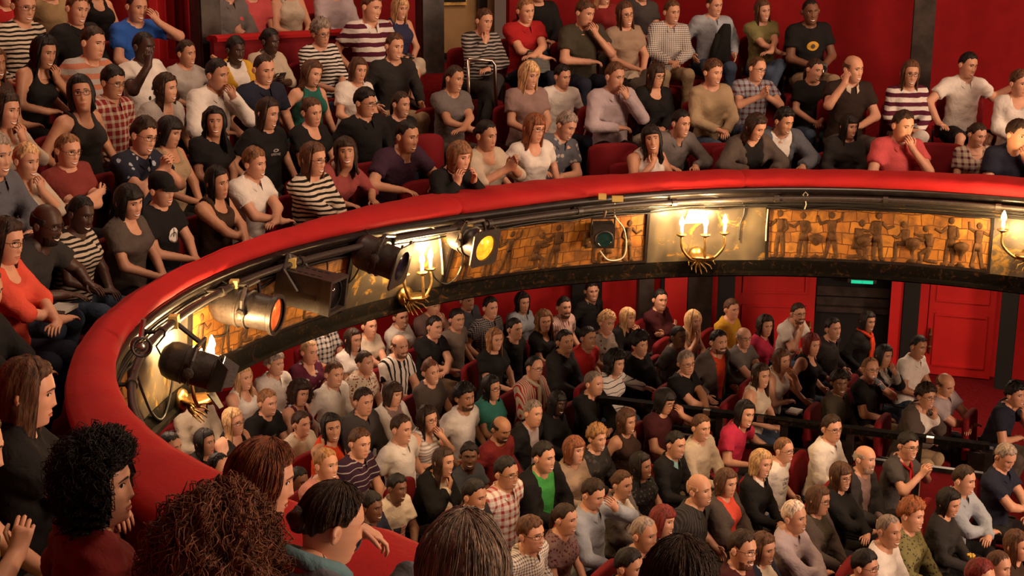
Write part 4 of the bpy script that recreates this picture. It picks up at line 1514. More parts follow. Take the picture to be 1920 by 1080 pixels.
def finger_tubes(W, d, n, side, curl, r=.0082, seg=5):
    """palm frame at the wrist W: d along the hand, n palm normal, side = +1 right hand. Returns verts, faces of five fingers"""
    d = unit(d); n = unit(n - d * (n @ d)); lat = np.cross(d, n) * side        # lat points to the thumb
    V, F = [], []

    def tube(pts, rr):
        base = len(V)
        m = len(pts)
        for i, p in enumerate(pts):
            t = unit(pts[min(i + 1, m - 1)] - pts[max(i - 1, 0)])
            u = unit(np.cross(t, lat if abs(t @ lat) < .9 else n)); v = np.cross(t, u)
            q = rr * (1.0, 1.0, .95, .82, .45)[i] if m == 5 else rr * (1 - .25 * i / (m - 1))
            for k in range(seg):
                g = 2 * math.pi * k / seg
                V.append(p + (u * math.cos(g) + v * math.sin(g)) * q)
        for i in range(m - 1):
            for k in range(seg):
                a = base + i * seg + k; b = base + i * seg + (k + 1) % seg
                F.append((a, b, b + seg, a + seg))
        F.append(tuple(base + (m - 1) * seg + k for k in range(seg)))
    K = W + d * .082
    for j, (off, ln) in enumerate(((.027, .068), (.009, .076), (-.009, .070), (-.026, .054))):
        b = K + lat * off - d * (.004 * abs(j - 1.2))
        pts = [b - d * .02]
        ang = 0.0; p = b
        pts.append(p)
        for q, L in ((.65, .45), (1.0, .32), (.8, .23)):
            ang += curl * q * (1 + .08 * j)
            p = p + (d * math.cos(ang) + n * math.sin(ang)) * ln * L
            pts.append(p)
        tube(pts, r * (1.0 if j < 3 else .86))
    b = W + d * .028 + lat * .030
    t1 = unit(d * .75 + lat * .65 + n * .25)
    t2 = unit(d * .95 + lat * (.25 - .4 * curl) + n * (.2 + .5 * curl))
    tube([b - t1 * .012, b + t1 * .012, b + t1 * .036, b + t1 * .036 + t2 * .020, b + t1 * .036 + t2 * .033], r * 1.15)
    return V, F


# ------------------------------------------------------------------ shared legs
LEGS = {}


def leg_pts(kind):
    if kind == 'cross':
        return [((.09, .02, HIPZ), (.10, .39, HIPZ + .02), (.12, .34, .09)), ((-.09, .02, HIPZ), (-.03, .40, HIPZ + .10), (.17, .54, .19))]
    if kind == 'tuck':                       # knees drawn in behind the balcony front
        return [((.09, .02, HIPZ), (.12, .31, HIPZ + .01), (.12, .22, .09)), ((-.09, .02, HIPZ), (-.12, .31, HIPZ + .01), (-.12, .20, .09))]
    sp = {'close': .085, 'apart': .14}.get(kind, .115)
    return [((.09, .02, HIPZ), (sp, .39, HIPZ + .02), (sp, .35, .09)), ((-.09, .02, HIPZ), (-sp, .39, HIPZ + .02), (-sp, .33, .09))]


def sdf_legs(P, kind, infl, upto=1.0):
    d = sd_ell(P, (0, -.01, HIPZ), (.17 + infl, .13 + infl, .11 + infl))
    for H, K, A in leg_pts(kind):
        d = smin(d, sd_cone(P, H, K, .082 + infl, .058 + infl), .05)
        if upto > .5: d = smin(d, sd_cone(P, K, A, .052 + infl, .036 + infl * 1.3), .03)
    return d


def grid(lo, hi, h):
    lo = np.asarray(lo) - 2 * h; hi = np.asarray(hi) + 2 * h
    n = np.ceil((hi - lo) / h).astype(int) + 1
    ax = [lo[i] + h * np.arange(n[i]) for i in range(3)]
    G = np.stack(np.meshgrid(*ax, indexing='ij'), -1)
    return G.reshape(-1, 3), n, lo


def legs_mesh(kind, cut):
    key = (kind, cut)
    if key in LEGS: return LEGS[key]
    h = .021
    P, n, lo = grid((-.27, -.17, .03), (.27, .72, .62), h)
    if cut == 'skirt':
        d = sdf_legs(P, kind, .012, 0)
        d = smin(d, sd_ell(P, (0, .20, HIPZ + .015), (.19, .27, .085)), .06)
    else:
        d = sdf_legs(P, kind, .012, 1.0 if cut == 'long' else 0)
    if cut == 'shorts': d = np.maximum(d, P[:, 1] - .38)
    d = d + .004 * np.sin(P[:, 1] * 40 + P[:, 0] * 23) * np.sin(P[:, 2] * 37 + P[:, 0] * 31)
    V, F = surface_nets(d.reshape(n), lo, h)
    LEGS[key] = mesh_data('trousers_' + kind + '_' + cut, V, F)
    return LEGS[key]


def shoe_mesh():
    if 'shoe' in LEGS: return LEGS['shoe']
    mb = MB()
    prof = [(-.06, .026, .07), (-.05, .034, .085), (0, .036, .085), (.06, .042, .065), (.12, .045, .05), (.165, .036, .04), (.185, .012, .028)]
    n = 10
    vs, fs = [], []
    for y, w, hh in prof:
        for k in range(n):
            g = 2 * math.pi * k / n
            c, s = math.cos(g), math.sin(g)
            vs.append((w * np.sign(c) * abs(c) ** .7, y, max(0.0, hh / 2 + hh / 2 * np.sign(s) * abs(s) ** .7)))
    for i in range(len(prof) - 1):
        for k in range(n): fs.append((i * n + k, i * n + (k + 1) % n, (i + 1) * n + (k + 1) % n, (i + 1) * n + k))
    fs.append(tuple(range(n - 1, -1, -1))); fs.append(tuple((len(prof) - 1) * n + k for k in range(n)))
    LEGS['shoe'] = mesh_data('shoe', np.array(vs), fs, (CLOTH[''],))
    return LEGS['shoe']


GLS = {}


def glasses_mesh(res):
    if res in GLS: return GLS[res]
    mb = MB()
    for s in (-1, 1):
        pts = []
        for k in range(15):
            g = 2 * math.pi * k / 14
            x = s * .032 + .0225 * np.sign(math.cos(g)) * abs(math.cos(g)) ** .75
            z = .009 + .0155 * np.sign(math.sin(g)) * abs(math.sin(g)) ** .75
            pts.append((x, .100 - 4.5 * (x * x) * 1.6, z))
        mb.tube(pts, .0019, 5)
        mb.tube([(s * .054, .092 - .011, .014), (s * .074, .06, .014), (s * .082, -.005, .010), (s * .082, -.03, -.005)], .0017, 5)
    mb.tube([(-.010, .0995, .013), (0, .1025, .015), (.010, .0995, .013)], .0018, 5)
    GLS[res] = mesh_data('glasses', np.array(mb.v), mb.f, (M_iris,))
    return GLS[res]
# ------------------------------------------------------------------ who sits where: one line per person
# block  head x,y  hair  hair colour  skin  sleeve/colour/pattern:second/neckline  pose  options | clothing
PEOPLE = """
B 45,12 short ltbrown fair L/cream/hs:black/crew down gl | long-sleeved top with narrow black and cream stripes
B 95,-28 short brown fair S/tan//crew down | plain tan T-shirt, head above the frame
B 8,-14 short brown fair S/red//crew cross | red T-shirt at the top corner
B 180,-26 long brown fair T/black//scoop down f | black strap top with bare shoulders, in the top row
B 145,18 short brown fair L/black//polo down | black long-sleeved shirt with open collar
B 257,14 short dbrown fair S/blue//crew browL | bright blue T-shirt
B 175,82 short dbrown fair S/lgrey/hw:rustl/crew down | T-shirt with pale grey, orange and white stripes
B 84,98 wavy black mid T/black//scoop chinL f | black strap top, telephone hand by the cheek
B 270,88 buzz black dark S/white//crew fistR pr=dots | white T-shirt with black print, fist raised
B 350,100 updo dbrown mid S/lgrey//crew fistL f | pale grey T-shirt, one fist raised
B 152,176 bob black mid T/char/v/scoop down f,gl,cam,in=beige | dark vest over a beige top and glasses
B 212,155 side black mid S/dred/pl:creamd/polo down gl | red and cream plaid shirt and glasses
B 312,165 mid dbrown fair S/lgrey//scoop down f,hy=8 | pale grey scoop-neck T-shirt, by the aisle of plaid and white shirts
B 408,140 short black mid L/white//polo mouthL | white open-collared shirt with long sleeves
B 402,230 wavy black mid S/black//crew lap f,cam | plain black top under long dark hair
B 270,255 side dbrown fair S/navy/fl:lblue/polo clasp gl | navy floral shirt and glasses, wristwatch hand raised
B 318,248 bobf black mid T/beige//scoop lap f | sleeveless tan top behind clasped hands
B 12,206 mid dbrown fair H/creamd//scoop chinL f | loose cream blouse at the left edge
B -12,118 mid brown tan S/brown//crew fold f | brown top with bare forearms at the left edge
B 442,94 crop black dark S/yellow//crew lap f,in=white | yellow T-shirt over a white vest
B 507,77 updo black dark H/creamd//v phone f | cream V-neck blouse, looking down at a phone
B 495,130 buzz dbrown fair S/navy//polo down | dark navy polo shirt beside the teal top
B 585,138 mid brown fair T/teal//crew down f | sleeveless teal top
B 602,62 curly grey fair H/white/hs:black/v lap gl,f | white top with bold black stripes and glasses
B 697,15 short brown fair S/white/hw:plum/polo down | polo shirt with wide purple and white stripes
B 750,15 longf blond fair T/navyl//crew lap f,bt=cream,lg=skirt | sleeveless navy top with a camera on the lap
B 740,88 short brown fair L/char//v down bt=beige | charcoal long-sleeved henley shirt
B 672,132 bob brown fair S/white//crew lap f,hy=-6 | plain white T-shirt beside the charcoal henley
B 502,213 long dbrown fair S/black//crew down f,pr=text:cap | black T-shirt with white printed lettering
B 585,210 bun brown fair S/black//scoop lap f | black scoop-neck top with bare neck
B 685,192 side black mid L/black//polo down gl | black shirt and black-rimmed glasses
B 752,196 pony dbrown fair L/black//v lap f | black cardigan, front arm bare
B 852,148 pony dbrown mid S/grey//v fold f | grey V-neck T-shirt, forearms folded on the lap
B 908,40 bun brown fair L/char/hs:lgrey/v chinR f,hy=-10 | thin striped dark cardigan on the end seat
B 912,254 updo black mid H/creamd//scoop clap f | thin white cardigan over a pale top
B 764,256 short black mid S/purple//v rail st | deep purple V-neck T-shirt
B 588,298 long brown fair L/cream/hs:black/crew fold f,gl | black and cream striped top and red-rimmed glasses
B 648,286 midf dbrown mid H/rust//v rail f,cam | rust-coloured blouse with patterned cuffs
B 478,306 side ltbrown fair S/white//polo fold | white polo shirt with open collar, by the rail
B 862,294 midf ltbrown fair L/black//crew face2 f | black long-sleeved top, both cheeks in hands
B 408,342 long black mid T/brown//scoop fold f | dark brown strap top
B 303,356 cap black fair S/black//crew lap pr=logo | black cap and black T-shirt with white round logo
B 243,378 midf black fair S/taupe//scoop lap f | dark grey-brown scoop-neck top
B 152,402 updo black dark S/creamd/hs:black/v lap f | cream top with fine black stripes and a dark strap
B 88,420 bald black dark S/char//crew rail gl,beard | charcoal T-shirt and thin glasses
B 50,302 crop blond fair H/creamd//scoop chinL f | pale cream cardigan, fingers at the chin
B 128,282 pony ltbrown fair S/rustd//crew cross gl | brick-red T-shirt and round glasses
B 12,452 mid dbrown fair H/coral//scoop fold f,gl | bright coral sweater and black glasses
B -8,290 side grey fair L/slate//polo fold | grey-blue long-sleeved shirt at the left edge
B -30,545 short brown fair L/black//crew fold | dark jacket with white cuffs at the left edge
B 52,736 long brown fair S/black//crew fold f,d=5.0,ly=8,sm=.2,cold | black T-shirt, arms folded, close to the rail
B -52,842 short brown fair S/olivel//crew handup d=4.5,ly=5,hand | yellow-green shirt cut off by the left edge
B 188,908 curlbob black fair S/dredb//crew down f,d=4.15,ly=0,ty=30,big,sm=.4,hp=6 | dark red T-shirt, seen from behind by the rail
B 402,1072 curlbob auburnd fair L/brown//crew down f,d=2.8,ly=72,ty=72,big,hp=8,sc=1.0 | brown top below a mass of curls, closest to us
B 494,899 bob auburn fair S/redb//crew rail f,d=4.15,ly=6,ty=35,big,sm=.2,hp=10,sc=.93 | red top, reddish bob, leaning at the rail
B 622,984 updo dbrown fair L/slate//crew railhand f,d=3.95,ly=24,ty=50,big,hp=16,scarf,sc=.95,ha=668:990:4.14 | blue and red scarf, chin on hand on the rail
B 868,1076 bob greyb fair L/char//crew down f,d=2.85,ly=84,ty=84,big,hp=8 | dark top below grey-streaked bobbed hair
B 1274,1114 short dbrown fair S/char//crew down d=3.35,ly=60,ty=70,big,hp=10 | dark collar below cropped dark hair at the frame bottom
B 986,20 short ltbrown fair S/red//polo fold bag | bright red polo shirt with a black bag on the lap
B 1097,25 side brown fair S/olived//crew mouthL | dark olive T-shirt, one hand over the mouth
B 1172,27 long brown fair S/tanl//v lap f,gl,bt=taupe | beige V-neck top, hands clasped
B 1260,23 short brown fair L/white/ck:navy/polo lap bt=beige | blue and white gingham shirt
B 1340,9 short brown fair L/lblue//polo down jkt | pale blue-grey shirt with a black jacket in hand
B 1430,20 long brown fair S/olivel//crew fold f,bt=denim | olive green T-shirt
B 992,141 longf blond fair S/mauve//v lap f | mauve draped top under long blond hair
B 1055,143 short black fair S/white//crew down pr=grey | white T-shirt with a grey wedge print
B 1153,144 short brown fair L/lilac//polo mouthL bt=black | pale pinkish shirt with rolled sleeves
B 1230,142 midf dbrown fair L/black//scoop lap f,gl,bt=cream | black scoop-neck jumper and dark glasses
B 1337,136 crop brown fair L/beige//v lap bt=denim,f | beige buttoned jacket
B 1420,130 reced brown fair S/lblue/pl:dredm/polo clap gl,bt=denim | blue and white plaid shirt and glasses
B 1002,241 midf auburn fair S/white//scoop down f,gl,dt=-.18 | white T-shirt, necklace and glasses
B 1062,236 side grey fair S/slate/fl:lgrey/polo railR hp=25,tilt=-14,dt=.18 | blue floral Hawaiian shirt, leaning sideways
B 1222,262 midf black mid T/white//v chinR f,cam | white sleeveless top, chin resting on a fist
B 1277,232 short black fair L/grey//polo rail hy=-8 | grey shirt with thin white placket
B 1417,238 mid dbrown fair L/taupe//v rail f,hp=26,in=black,dt=-.14 | grey-brown blazer over a black top
B 1010,-18 short dbrown fair L/black//crew lap | black jacket, in the row behind the red polo
B 1205,-18 short brown fair S/dgrey//crew lap | dark grey T-shirt, in the top row, head out of frame
B 1130,-14 long blond fair S/dred//crew lap f | dark red top under long blond hair, top row
B 1520,22 buzz black brown S/black//crew lap pr=oval,bt=beige,cam2 | black T-shirt with a yellow oval print
B 1527,132 pony dbrown fair S/black//v lap f,bt=denim | black V-neck T-shirt
B 1600,129 bald brown fair S/brownd//polo fistR cl=cream,bt=taupe | dark brown polo with a cream collar
B 1707,138 long brown fair L/plum/hw:white/crew lap f,gl,bt=white,cam2 | jumper with wide plum and white stripes
B 1815,123 short black fair S/white//polo wide bt=black,lg=shorts | white polo shirt, arm along the seat back
B 1912,156 crop brown fair L/white//scoop lap f | loose white cardigan at the right edge
B 1470,228 spike black mid L/slate//v rail in=white,hp=20,dt=.14 | grey zip hoodie over a white T-shirt
B 1592,237 longf black fair L/char//v lap f | dark grey-green top under long black hair
B 1693,236 short dbrown fair S/pink//polo mouthL | salmon pink polo shirt
B 1832,253 updo dbrown fair S/creamd/pl:plum/scoop lap f,hp=20 | plaid blouse with puffed short sleeves
B 1908,252 short dbrown fair S/navy//crew chinL | navy T-shirt at the right edge, fist under chin
B 430,-26 short brown fair L/grey//polo lap dt=.6 | grey shirt with folded hands, in the box
B 472,-26 short brown fair S/pink//crew lap dt=.6 | pink top at the left of the box
B 542,-28 long brown fair T/cream//crew lap f,bt=beige,dt=.55 | cream top with a beige jacket on the lap, in the box
B 632,-28 short brown fair L/lilac//crew lap bt=denim,dt=.55 | pale grey jumper, hands joined, in the box
S 516,682 curly grey fair L/white//polo lap | white shirt below curly grey hair
S 580,660 bun blond fair S/plum/fl:lgrey/scoop lap f | dark floral dress below the balcony
S 662,637 long dbrown fair S/white//crew lap f | white T-shirt below long dark hair, beside the wrap top
S 693,612 updo dbrown fair S/creamd//v fold f | cream wrap blouse
S 752,594 updo brown fair S/white//crew lap f | white crew T-shirt below the balcony edge
S 750,649 bald brown fair S/white/vw:black/polo lap beard | white shirt with broad black stripes
S 685,680 updo dbrown fair S/cream/sp:rustd/polo lap f | cream shirt with small dots
S 627,702 short brown fair L/white//polo down | white open-necked shirt in front of the dotted one
S 815,614 short black fair S/black//polo fold bt=beige | black polo shirt, forearms crossed
S 857,599 short black fair S/taupel//crew down | light taupe T-shirt beside the black polo
S 812,573 short brown fair S/mauve//crew mouthL | mauve T-shirt under the balcony edge, hand at face
S 920,577 short black fair S/navy/ck:lgrey/polo down | navy and grey gingham shirt
S 876,562 curly grey fair L/slate//polo down | grey-blue jacket in the shade under the balcony
S 928,636 long ltbrown fair S/black//crew lap f | black T-shirt under long light-brown hair
S 808,697 updo auburnd fair S/taupe//crew lap f | grey-brown short-sleeved top
S 606,604 short brown fair S/white/pl:navy/polo lap | black and white plaid shirt under the balcony front
S 980,567 mid black fair S/lblue//polo lap f | pale blue blouse by the red wall
S 1020,602 wavy ltbrown fair S/black//scoop lap f,cam2 | black scoop-neck top in the rear stalls
S 1058,577 short black fair S/rosel/vs:white/polo down beard | pink checked shirt with open collar
S 1110,546 short black fair L/black//polo down cam2 | black buttoned shirt in the last row of stalls
S 1138,606 curly blond fair S/taupel/fl:brown/v lap f | grey and brown patterned blouse
S 1177,596 longf blond fair L/black//crew mouthL f | black top under long blond hair, hand at mouth
S 1238,563 short black fair L/maroon//polo cross | dark maroon shirt, arms crossed
S 1300,602 longf blond fair T/tanl//scoop chinR f | sleeveless beige top under long fair hair
S 1272,632 pony black brown S/dgrey//v down f | dark grey top with bare arms beside the beige top
S 1372,580 short brown fair S/yellow//crew lap | yellow T-shirt
S 965,617 short black fair L/black//v down | black jacket beside the black T-shirt, rear stalls
S 1103,634 short black mid S/redb//crew down | red T-shirt in the rear stalls
S 1060,640 pony black mid L/char//v lap f,in=black | charcoal cardigan over a black top
S 1200,646 afro black fair L/black//crew lap f | black top below a round mass of curls
S 1155,681 curlbob black fair L/white/hp:navy/crew reachL f | white long-sleeved top with thin navy stripes
S 1002,690 reced black fair L/creamd/vs:red/polo lap gl,sc2 | red and cream striped shirt with a striped scarf
S 1348,641 short black fair L/taupe//v down in=orange,beard | grey-brown jacket over an orange T-shirt
S 1395,633 bald grey fair S/grey//crew fold gl | grey T-shirt, forearms folded
S 1287,680 short grey fair S/black//polo fold gl | black polo shirt and glasses, beside the partition
S 1435,611 wavy dbrown fair S/hotpink//v lap f | hot pink V-neck top
S 1497,588 short dbrown fair S/white//v chinR gl,beard | white V-neck T-shirt and glasses, tallest by the red door
S 1522,646 bob red fair T/black//scoop down f | black vest below bright red hair
S 1562,616 short black fair L/char//polo down | charcoal patterned shirt beside the dark doorway
S 1627,603 bob black mid L/black//v down f,scarf2,stand | black jacket with an orange scarf by the doorway
S 1466,676 bob brown fair T/white//scoop mouthL f | sleeveless white top, fingers over the mouth
S 1722,651 short black tan S/white//polo lap | white polo shirt in front of the red door
S 1657,668 bob black mid L/black//v mouthL f,in=lgrey | black jacket over a grey top, hand at the mouth
S 1632,692 reced ltbrown fair S/black//crew drink gl,bt=beige | black T-shirt, drinking from a bottle
S 1575,718 curly black brown L/olived//polo lap cam2,sc=.88 | olive shirt, slight build, beside the drinker
S 1737,743 curly dbrown fair L/taupe//v chinL f,gl,in=white,bt=beige | brown-grey jacket over a white collar and glasses
S 1773,721 bald brown fair S/lilac//polo fold tilt=12,hp=18 | pale lilac shirt, leaning over
S 1905,740 curly black fair S/navy//polo chinL | navy polo shirt with white trim at the right edge
S 1427,704 long dbrown fair T/cream//crew lap f | cream sleeveless dress and dark hairband
S 320,840 pony black mid S/black//crew lap f,sung | black top, sunglasses pushed up on the head
S 385,829 mid black mid L/black//crew lap f | black coat, left end below the balcony
S 438,790 long blond fair T/black//scoop lap f,gl | thin black strap top and glasses
S 502,755 short ltbrown fair S/black//crew lap pr=text:bar | black T-shirt with a pale printed bar
S 456,708 long blond fair T/white//scoop lap f | white strap top behind the black lamp
S 372,745 hat black fair L/creamd//crew lap | black hat and pale draped scarf
S 563,738 curlbob dbrown fair T/plum/fl:lblue/scoop lap f | dark floral sleeveless dress
S 565,795 short dbrown fair S/cream//crew lap pr=text:low | cream T-shirt with small dark lettering
S 622,801 long black mid T/orange//v lap f,cam2 | orange-red sleeveless top
S 682,753 short dbrown fair L/dgrey//polo lap | dark grey shirt, beside the white cardigan
S 737,739 midf dbrown fair L/white//v lap f,in=mauve | white cardigan over a mauve top
S 675,831 short brown fair S/purple/hp:lgrey/polo lap | dark polo shirt with thin pale stripes
S 753,805 short dbrown fair S/white//polo down | white polo shirt beside the striped vest
S 612,872 bun blondd fair S/rosel//scoop lap f | dusty pink top and hair in a knot
S 412,878 reced black fair L/lgrey//polo lap gl | pale shirt and thin glasses, left end of the front stalls
S 872,745 curly black tan S/white//v down beard,sg | white V-neck T-shirt with glasses hung at the neck
S 922,727 mid black mid S/teal//v lap f,gl | teal V-neck dress and glasses
S 803,785 wavy dbrown fair T/white/hs:lgrey/scoop mouthL f,gl | thinly striped vest, hand at the mouth
S 1000,776 short grey fair L/black//v down in=lilac | black suit over a lilac shirt
S 940,804 bald black tan L/dredb//crew down hp=22,beard | brick red jumper
S 1045,756 midf black dark L/black//crew lap f | black dress, in the shadow beside the suit
S 1114,718 buzz grey fair L/black//v fold | black bomber jacket, beside the striped top
S 880,856 side black brown S/slated//crew lap sc=.85,pr=text:mid,cam | dark grey-blue T-shirt with pale letters, small build
S 832,866 long dbrown fair L/black//v chinR f,in=cream | black blazer over a cream top, hand at the chin
S 950,886 short black mid S/white/pl:rose/polo down gl | red, white and black plaid shirt
S 1020,857 short black fair L/black//v lap in=green | black blazer over a green shirt
S 1077,844 bobf auburn fair L/tanl//v lap f | beige cardigan
S 1120,821 curly blondd fair L/char/fl:dgrey/crew lap f | dark patterned scarf and jacket
S 1175,790 bob brown mid T/brown//v down f | sleeveless dark brown top
S 1203,873 mid black tan S/black/sp:dgrey/crew lap f | black lace-patterned top
S 1167,908 updo brown fair L/grey//v lap f,in=white | grey cardigan over a white top
S 1112,926 short dbrown fair L/lblue//polo browL hp=20 | pale blue shirt with rolled sleeves, face in hand
S 1060,973 pony dbrown fair S/mauved/sp:plum/crew lap f | speckled mauve short-sleeved blouse
S 996,1001 side brown fair L/white/ck:taupe/polo down gl | cream shirt with fine checks and glasses
S 1208,1001 buzz grey mid S/black//crew lap | black T-shirt below a shaven head
S 1180,1062 short black mid L/black//crew lap | dark top at the frame bottom, beside the shaven head
S 745,915 side black brown S/cream//crew lap sc=.82,pr=flag | cream T-shirt with a red striped flag print
S 698,950 side black brown L/navy//crew lap sc=.82 | navy top, small build, beside the flag T-shirt
S 890,930 short black mid L/char//crew lap | dark top half hidden by the plaid shirt
S 560,902 short black brown L/char//crew lap sc=.82 | dark top, small, half hidden by the rail
S 1247,752 bobf black mid S/maroon//crew browL gl,hp=16 | maroon T-shirt, hand raised to the brow
S 1315,802 short brown fair L/creamd//v lap | beige half-zip sweater
S 1397,776 mid black fair S/hotpink//crew reachL | pink T-shirt, leaning on the partition
S 1267,834 short black fair L/black//v lap cl=aqua | black jumper with a turquoise collar
S 1470,843 buzz ltbrown fair S/white//crew down gl,pr=text:big | white T-shirt with large scribbled print
S 1560,803 short dbrown fair L/white//polo lap gl | white shirt with long sleeves, beside the partition
S 1427,869 bob blond fair L/black//v lap f,cl=white,bt=taupe | black waistcoat over a white blouse
S 1362,905 bob brown fair L/taupe//v lap f,in=coral | grey-brown cardigan over a coral top
S 1312,918 bald fairhair fair S/char/vs:dgrey/polo down | dark pinstriped polo, shaven head
S 1577,893 midf brown fair L/black//v fold f,gl | black V-neck jumper and glasses
S 1535,938 bob brown fair L/taupe//v lap f,gl,in=olived | dark brown cardigan, necklace and glasses
S 1490,969 short white fair L/lilac//polo fold | pale lilac shirt below white hair
S 1622,861 bald grey fair L/char//v lap in=mauve,beard | dark jacket and grey beard
S 1703,836 crop black fair S/dgrey//v clasp f,gl,scarf3 | dark T-shirt with a thin red scarf and glasses
S 1808,900 short dbrown fair L/lblue//polo fold | pale striped shirt with rolled sleeves, beside black cardigan
S 1885,857 short grey fair S/navy//polo fold hp=22 | dark navy polo shirt with pale trim
S 1780,942 mid black fair L/char//v lap f,hp=12 | black cardigan holding a yellow flower
S 1710,966 curly ginger fair L/olivel/sp:olived/v lap f | green patterned blouse below curly ginger hair
S 1667,995 buzz grey mid L/white//crew lap | white collarless shirt with long sleeves
S 1622,1062 side black fair L/char//crew lap gl | dark top and glasses at the frame bottom
S 1392,1031 short dbrown fair L/maroon//crew lap gl,beard | dark maroon top and black glasses at the frame bottom
S 1432,1028 mid brown fair L/navy//crew lap f,in=cream | navy top with a cream shawl
S 1243,977 bobf red fair L/char//crew lap f | dark top below reddish hair, beside the pinstriped polo
S 1872,1062 buzz brown fair S/white//crew lap | white top below cropped hair, at the bottom right corner
S 1908,1022 long brown fair L/brown//crew lap f | brown top under long hair at the right edge
S 1838,1082 short red fair L/char//crew lap | dark top below reddish cropped hair at the frame bottom
"""
CC = dict(black=(.011, .010, .010), char=(.028, .025, .024), dgrey=(.060, .052, .050), grey=(.15, .13, .125), lgrey=(.38, .34, .31), white=(.72, .66, .60), cream=(.62, .52, .40), creamd=(.50, .41, .31),
          beige=(.36, .26, .155), tan=(.30, .20, .10), tanl=(.34, .24, .17), navy=(.016, .018, .034), navyl=(.03, .03, .075), blue=(.02, .085, .36), lblue=(.34, .37, .42), denim=(.055, .08, .13), slate=(.10, .105, .125), slated=(.055, .06, .07),
          red=(.38, .016, .018), redb=(.42, .018, .018), dred=(.20, .016, .018), dredm=(.12, .03, .04), dredb=(.15, .014, .014), rust=(.26, .055, .05), rustd=(.20, .035, .028), rustl=(.45, .17, .10), orange=(.62, .055, .014), coral=(.68, .085, .05),
          pink=(.55, .085, .09), hotpink=(.50, .03, .075), rose=(.35, .05, .05), rosel=(.48, .20, .16), purple=(.040, .016, .032), plum=(.09, .012, .032), maroon=(.055, .010, .012), mauve=(.26, .17, .155), mauved=(.20, .12, .11), lilac=(.44, .36, .38),
          olive=(.10, .085, .035), olived=(.055, .046, .03), olivel=(.20, .18, .07), green=(.05, .30, .06), teal=(.030, .16, .13), aqua=(.22, .42, .44), yellow=(.60, .33, .03), brown=(.045, .024, .016), brownd=(.030, .018, .014), taupe=(.085, .065, .055), taupel=(.22, .17, .14))
HC = dict(black=(.007, .0055, .005), dbrown=(.022, .012, .007), brown=(.060, .029, .015), ltbrown=(.14, .072, .034), blond=(.34, .225, .115), blondd=(.22, .12, .05), grey=(.17, .145, .125), greyb=(.14, .11, .09), white=(.52, .46, .40), red=(.11, .014, .012),
          auburn=(.11, .040, .018), auburnd=(.085, .034, .018), ginger=(.20, .07, .025), fairhair=(.25, .15, .09))
SK = dict(fair=(.60, .325, .21), mid=(.48, .25, .15), tan=(.36, .18, .10), brown=(.17, .08, .045), dark=(.06, .028, .018))
POSE_WORDS = dict(lap='hands in the lap', thigh='hands on the thighs', chinR='hand at the chin', chinL='hand at the chin', mouthR='hand at the mouth', mouthL='hand at the mouth', browR='hand at the brow', browL='hand at the brow',
                  face2='both hands on the cheeks', cross='arms crossed', clap='hands pressed together', clasp='hands clasped high', rail='hands forward', railR='one arm forward', railhand='chin on hand', fold='forearms folded', down='arms lowered', phone='holding a phone',
                  fistR='fist raised', fistL='fist raised', wide='arms spread', reachR='arm stretched out', reachL='arm stretched out', drink='drinking from a bottle')
POSE['handup'] = [((.12, .17, .80), (1, -.2, -.8), (-.1, .25, .95), (-.9, .2, 0), .9), ((-.05, .30, .60), (-1, -.2, -.4), (.7, .6, -.1), (0, 0, -1), .4)]
POSE_WORDS['handup'] = 'hand raised'
POSE['railhand'] = [((.14, .27, 1.06), (1, .2, -.5), (-.3, .8, -.5), (0, -.2, -1), .8), ((-.10, .35, .80), (-1, .2, -.4), (.6, .7, .1), (0, 0, -1), .5)]
POSE['drink'] = [((.06, .26, .60), (1, -.3, -.4), (-.5, .8, -.1), (0, 0, -1), .4), ((-.045, .215, .96), (-1, .2, -.7), (.5, .1, .8), (.8, -.4, 0), 1.0)]


def parse(line):
    left, desc = line.split('|')
    a = left.split()
    o = dict(block=a[0], uv=tuple(float(x) for x in a[1].split(',')), hair=a[2], hc=a[3], skin=a[4], pose=a[6], desc=desc.strip())
    sl, col, pat, neck = a[5].split('/')
    pat, _, sec = pat.partition(':')
    if pat == 'v': pat = ''
    o.update(sleeve=sl, col=col, pat=pat, sec=sec or 'black', neck=neck)
    op = {}
    for x in (a[7].split(',') if len(a) > 7 else []):
        k, _, v = x.partition('=')
        op[k] = v or True
    o['op'] = op
    if o['hair'] == 'midf': o['hair'] = 'bobf' if hash_s(desc) % 3 == 0 else 'midf'
    return o


STY['midf'] = (22, -6, -40, .021, .021, .17, 52, .006)
STY['cap'] = STY['buzz']
STY['hat'] = STY['mid']


# ------------------------------------------------------------------ one person
def floor_under(block, x, y):
    return stalls_floor_z(x) if block == 'S' else balcony_head_z(r_outer(x, y)) - HH


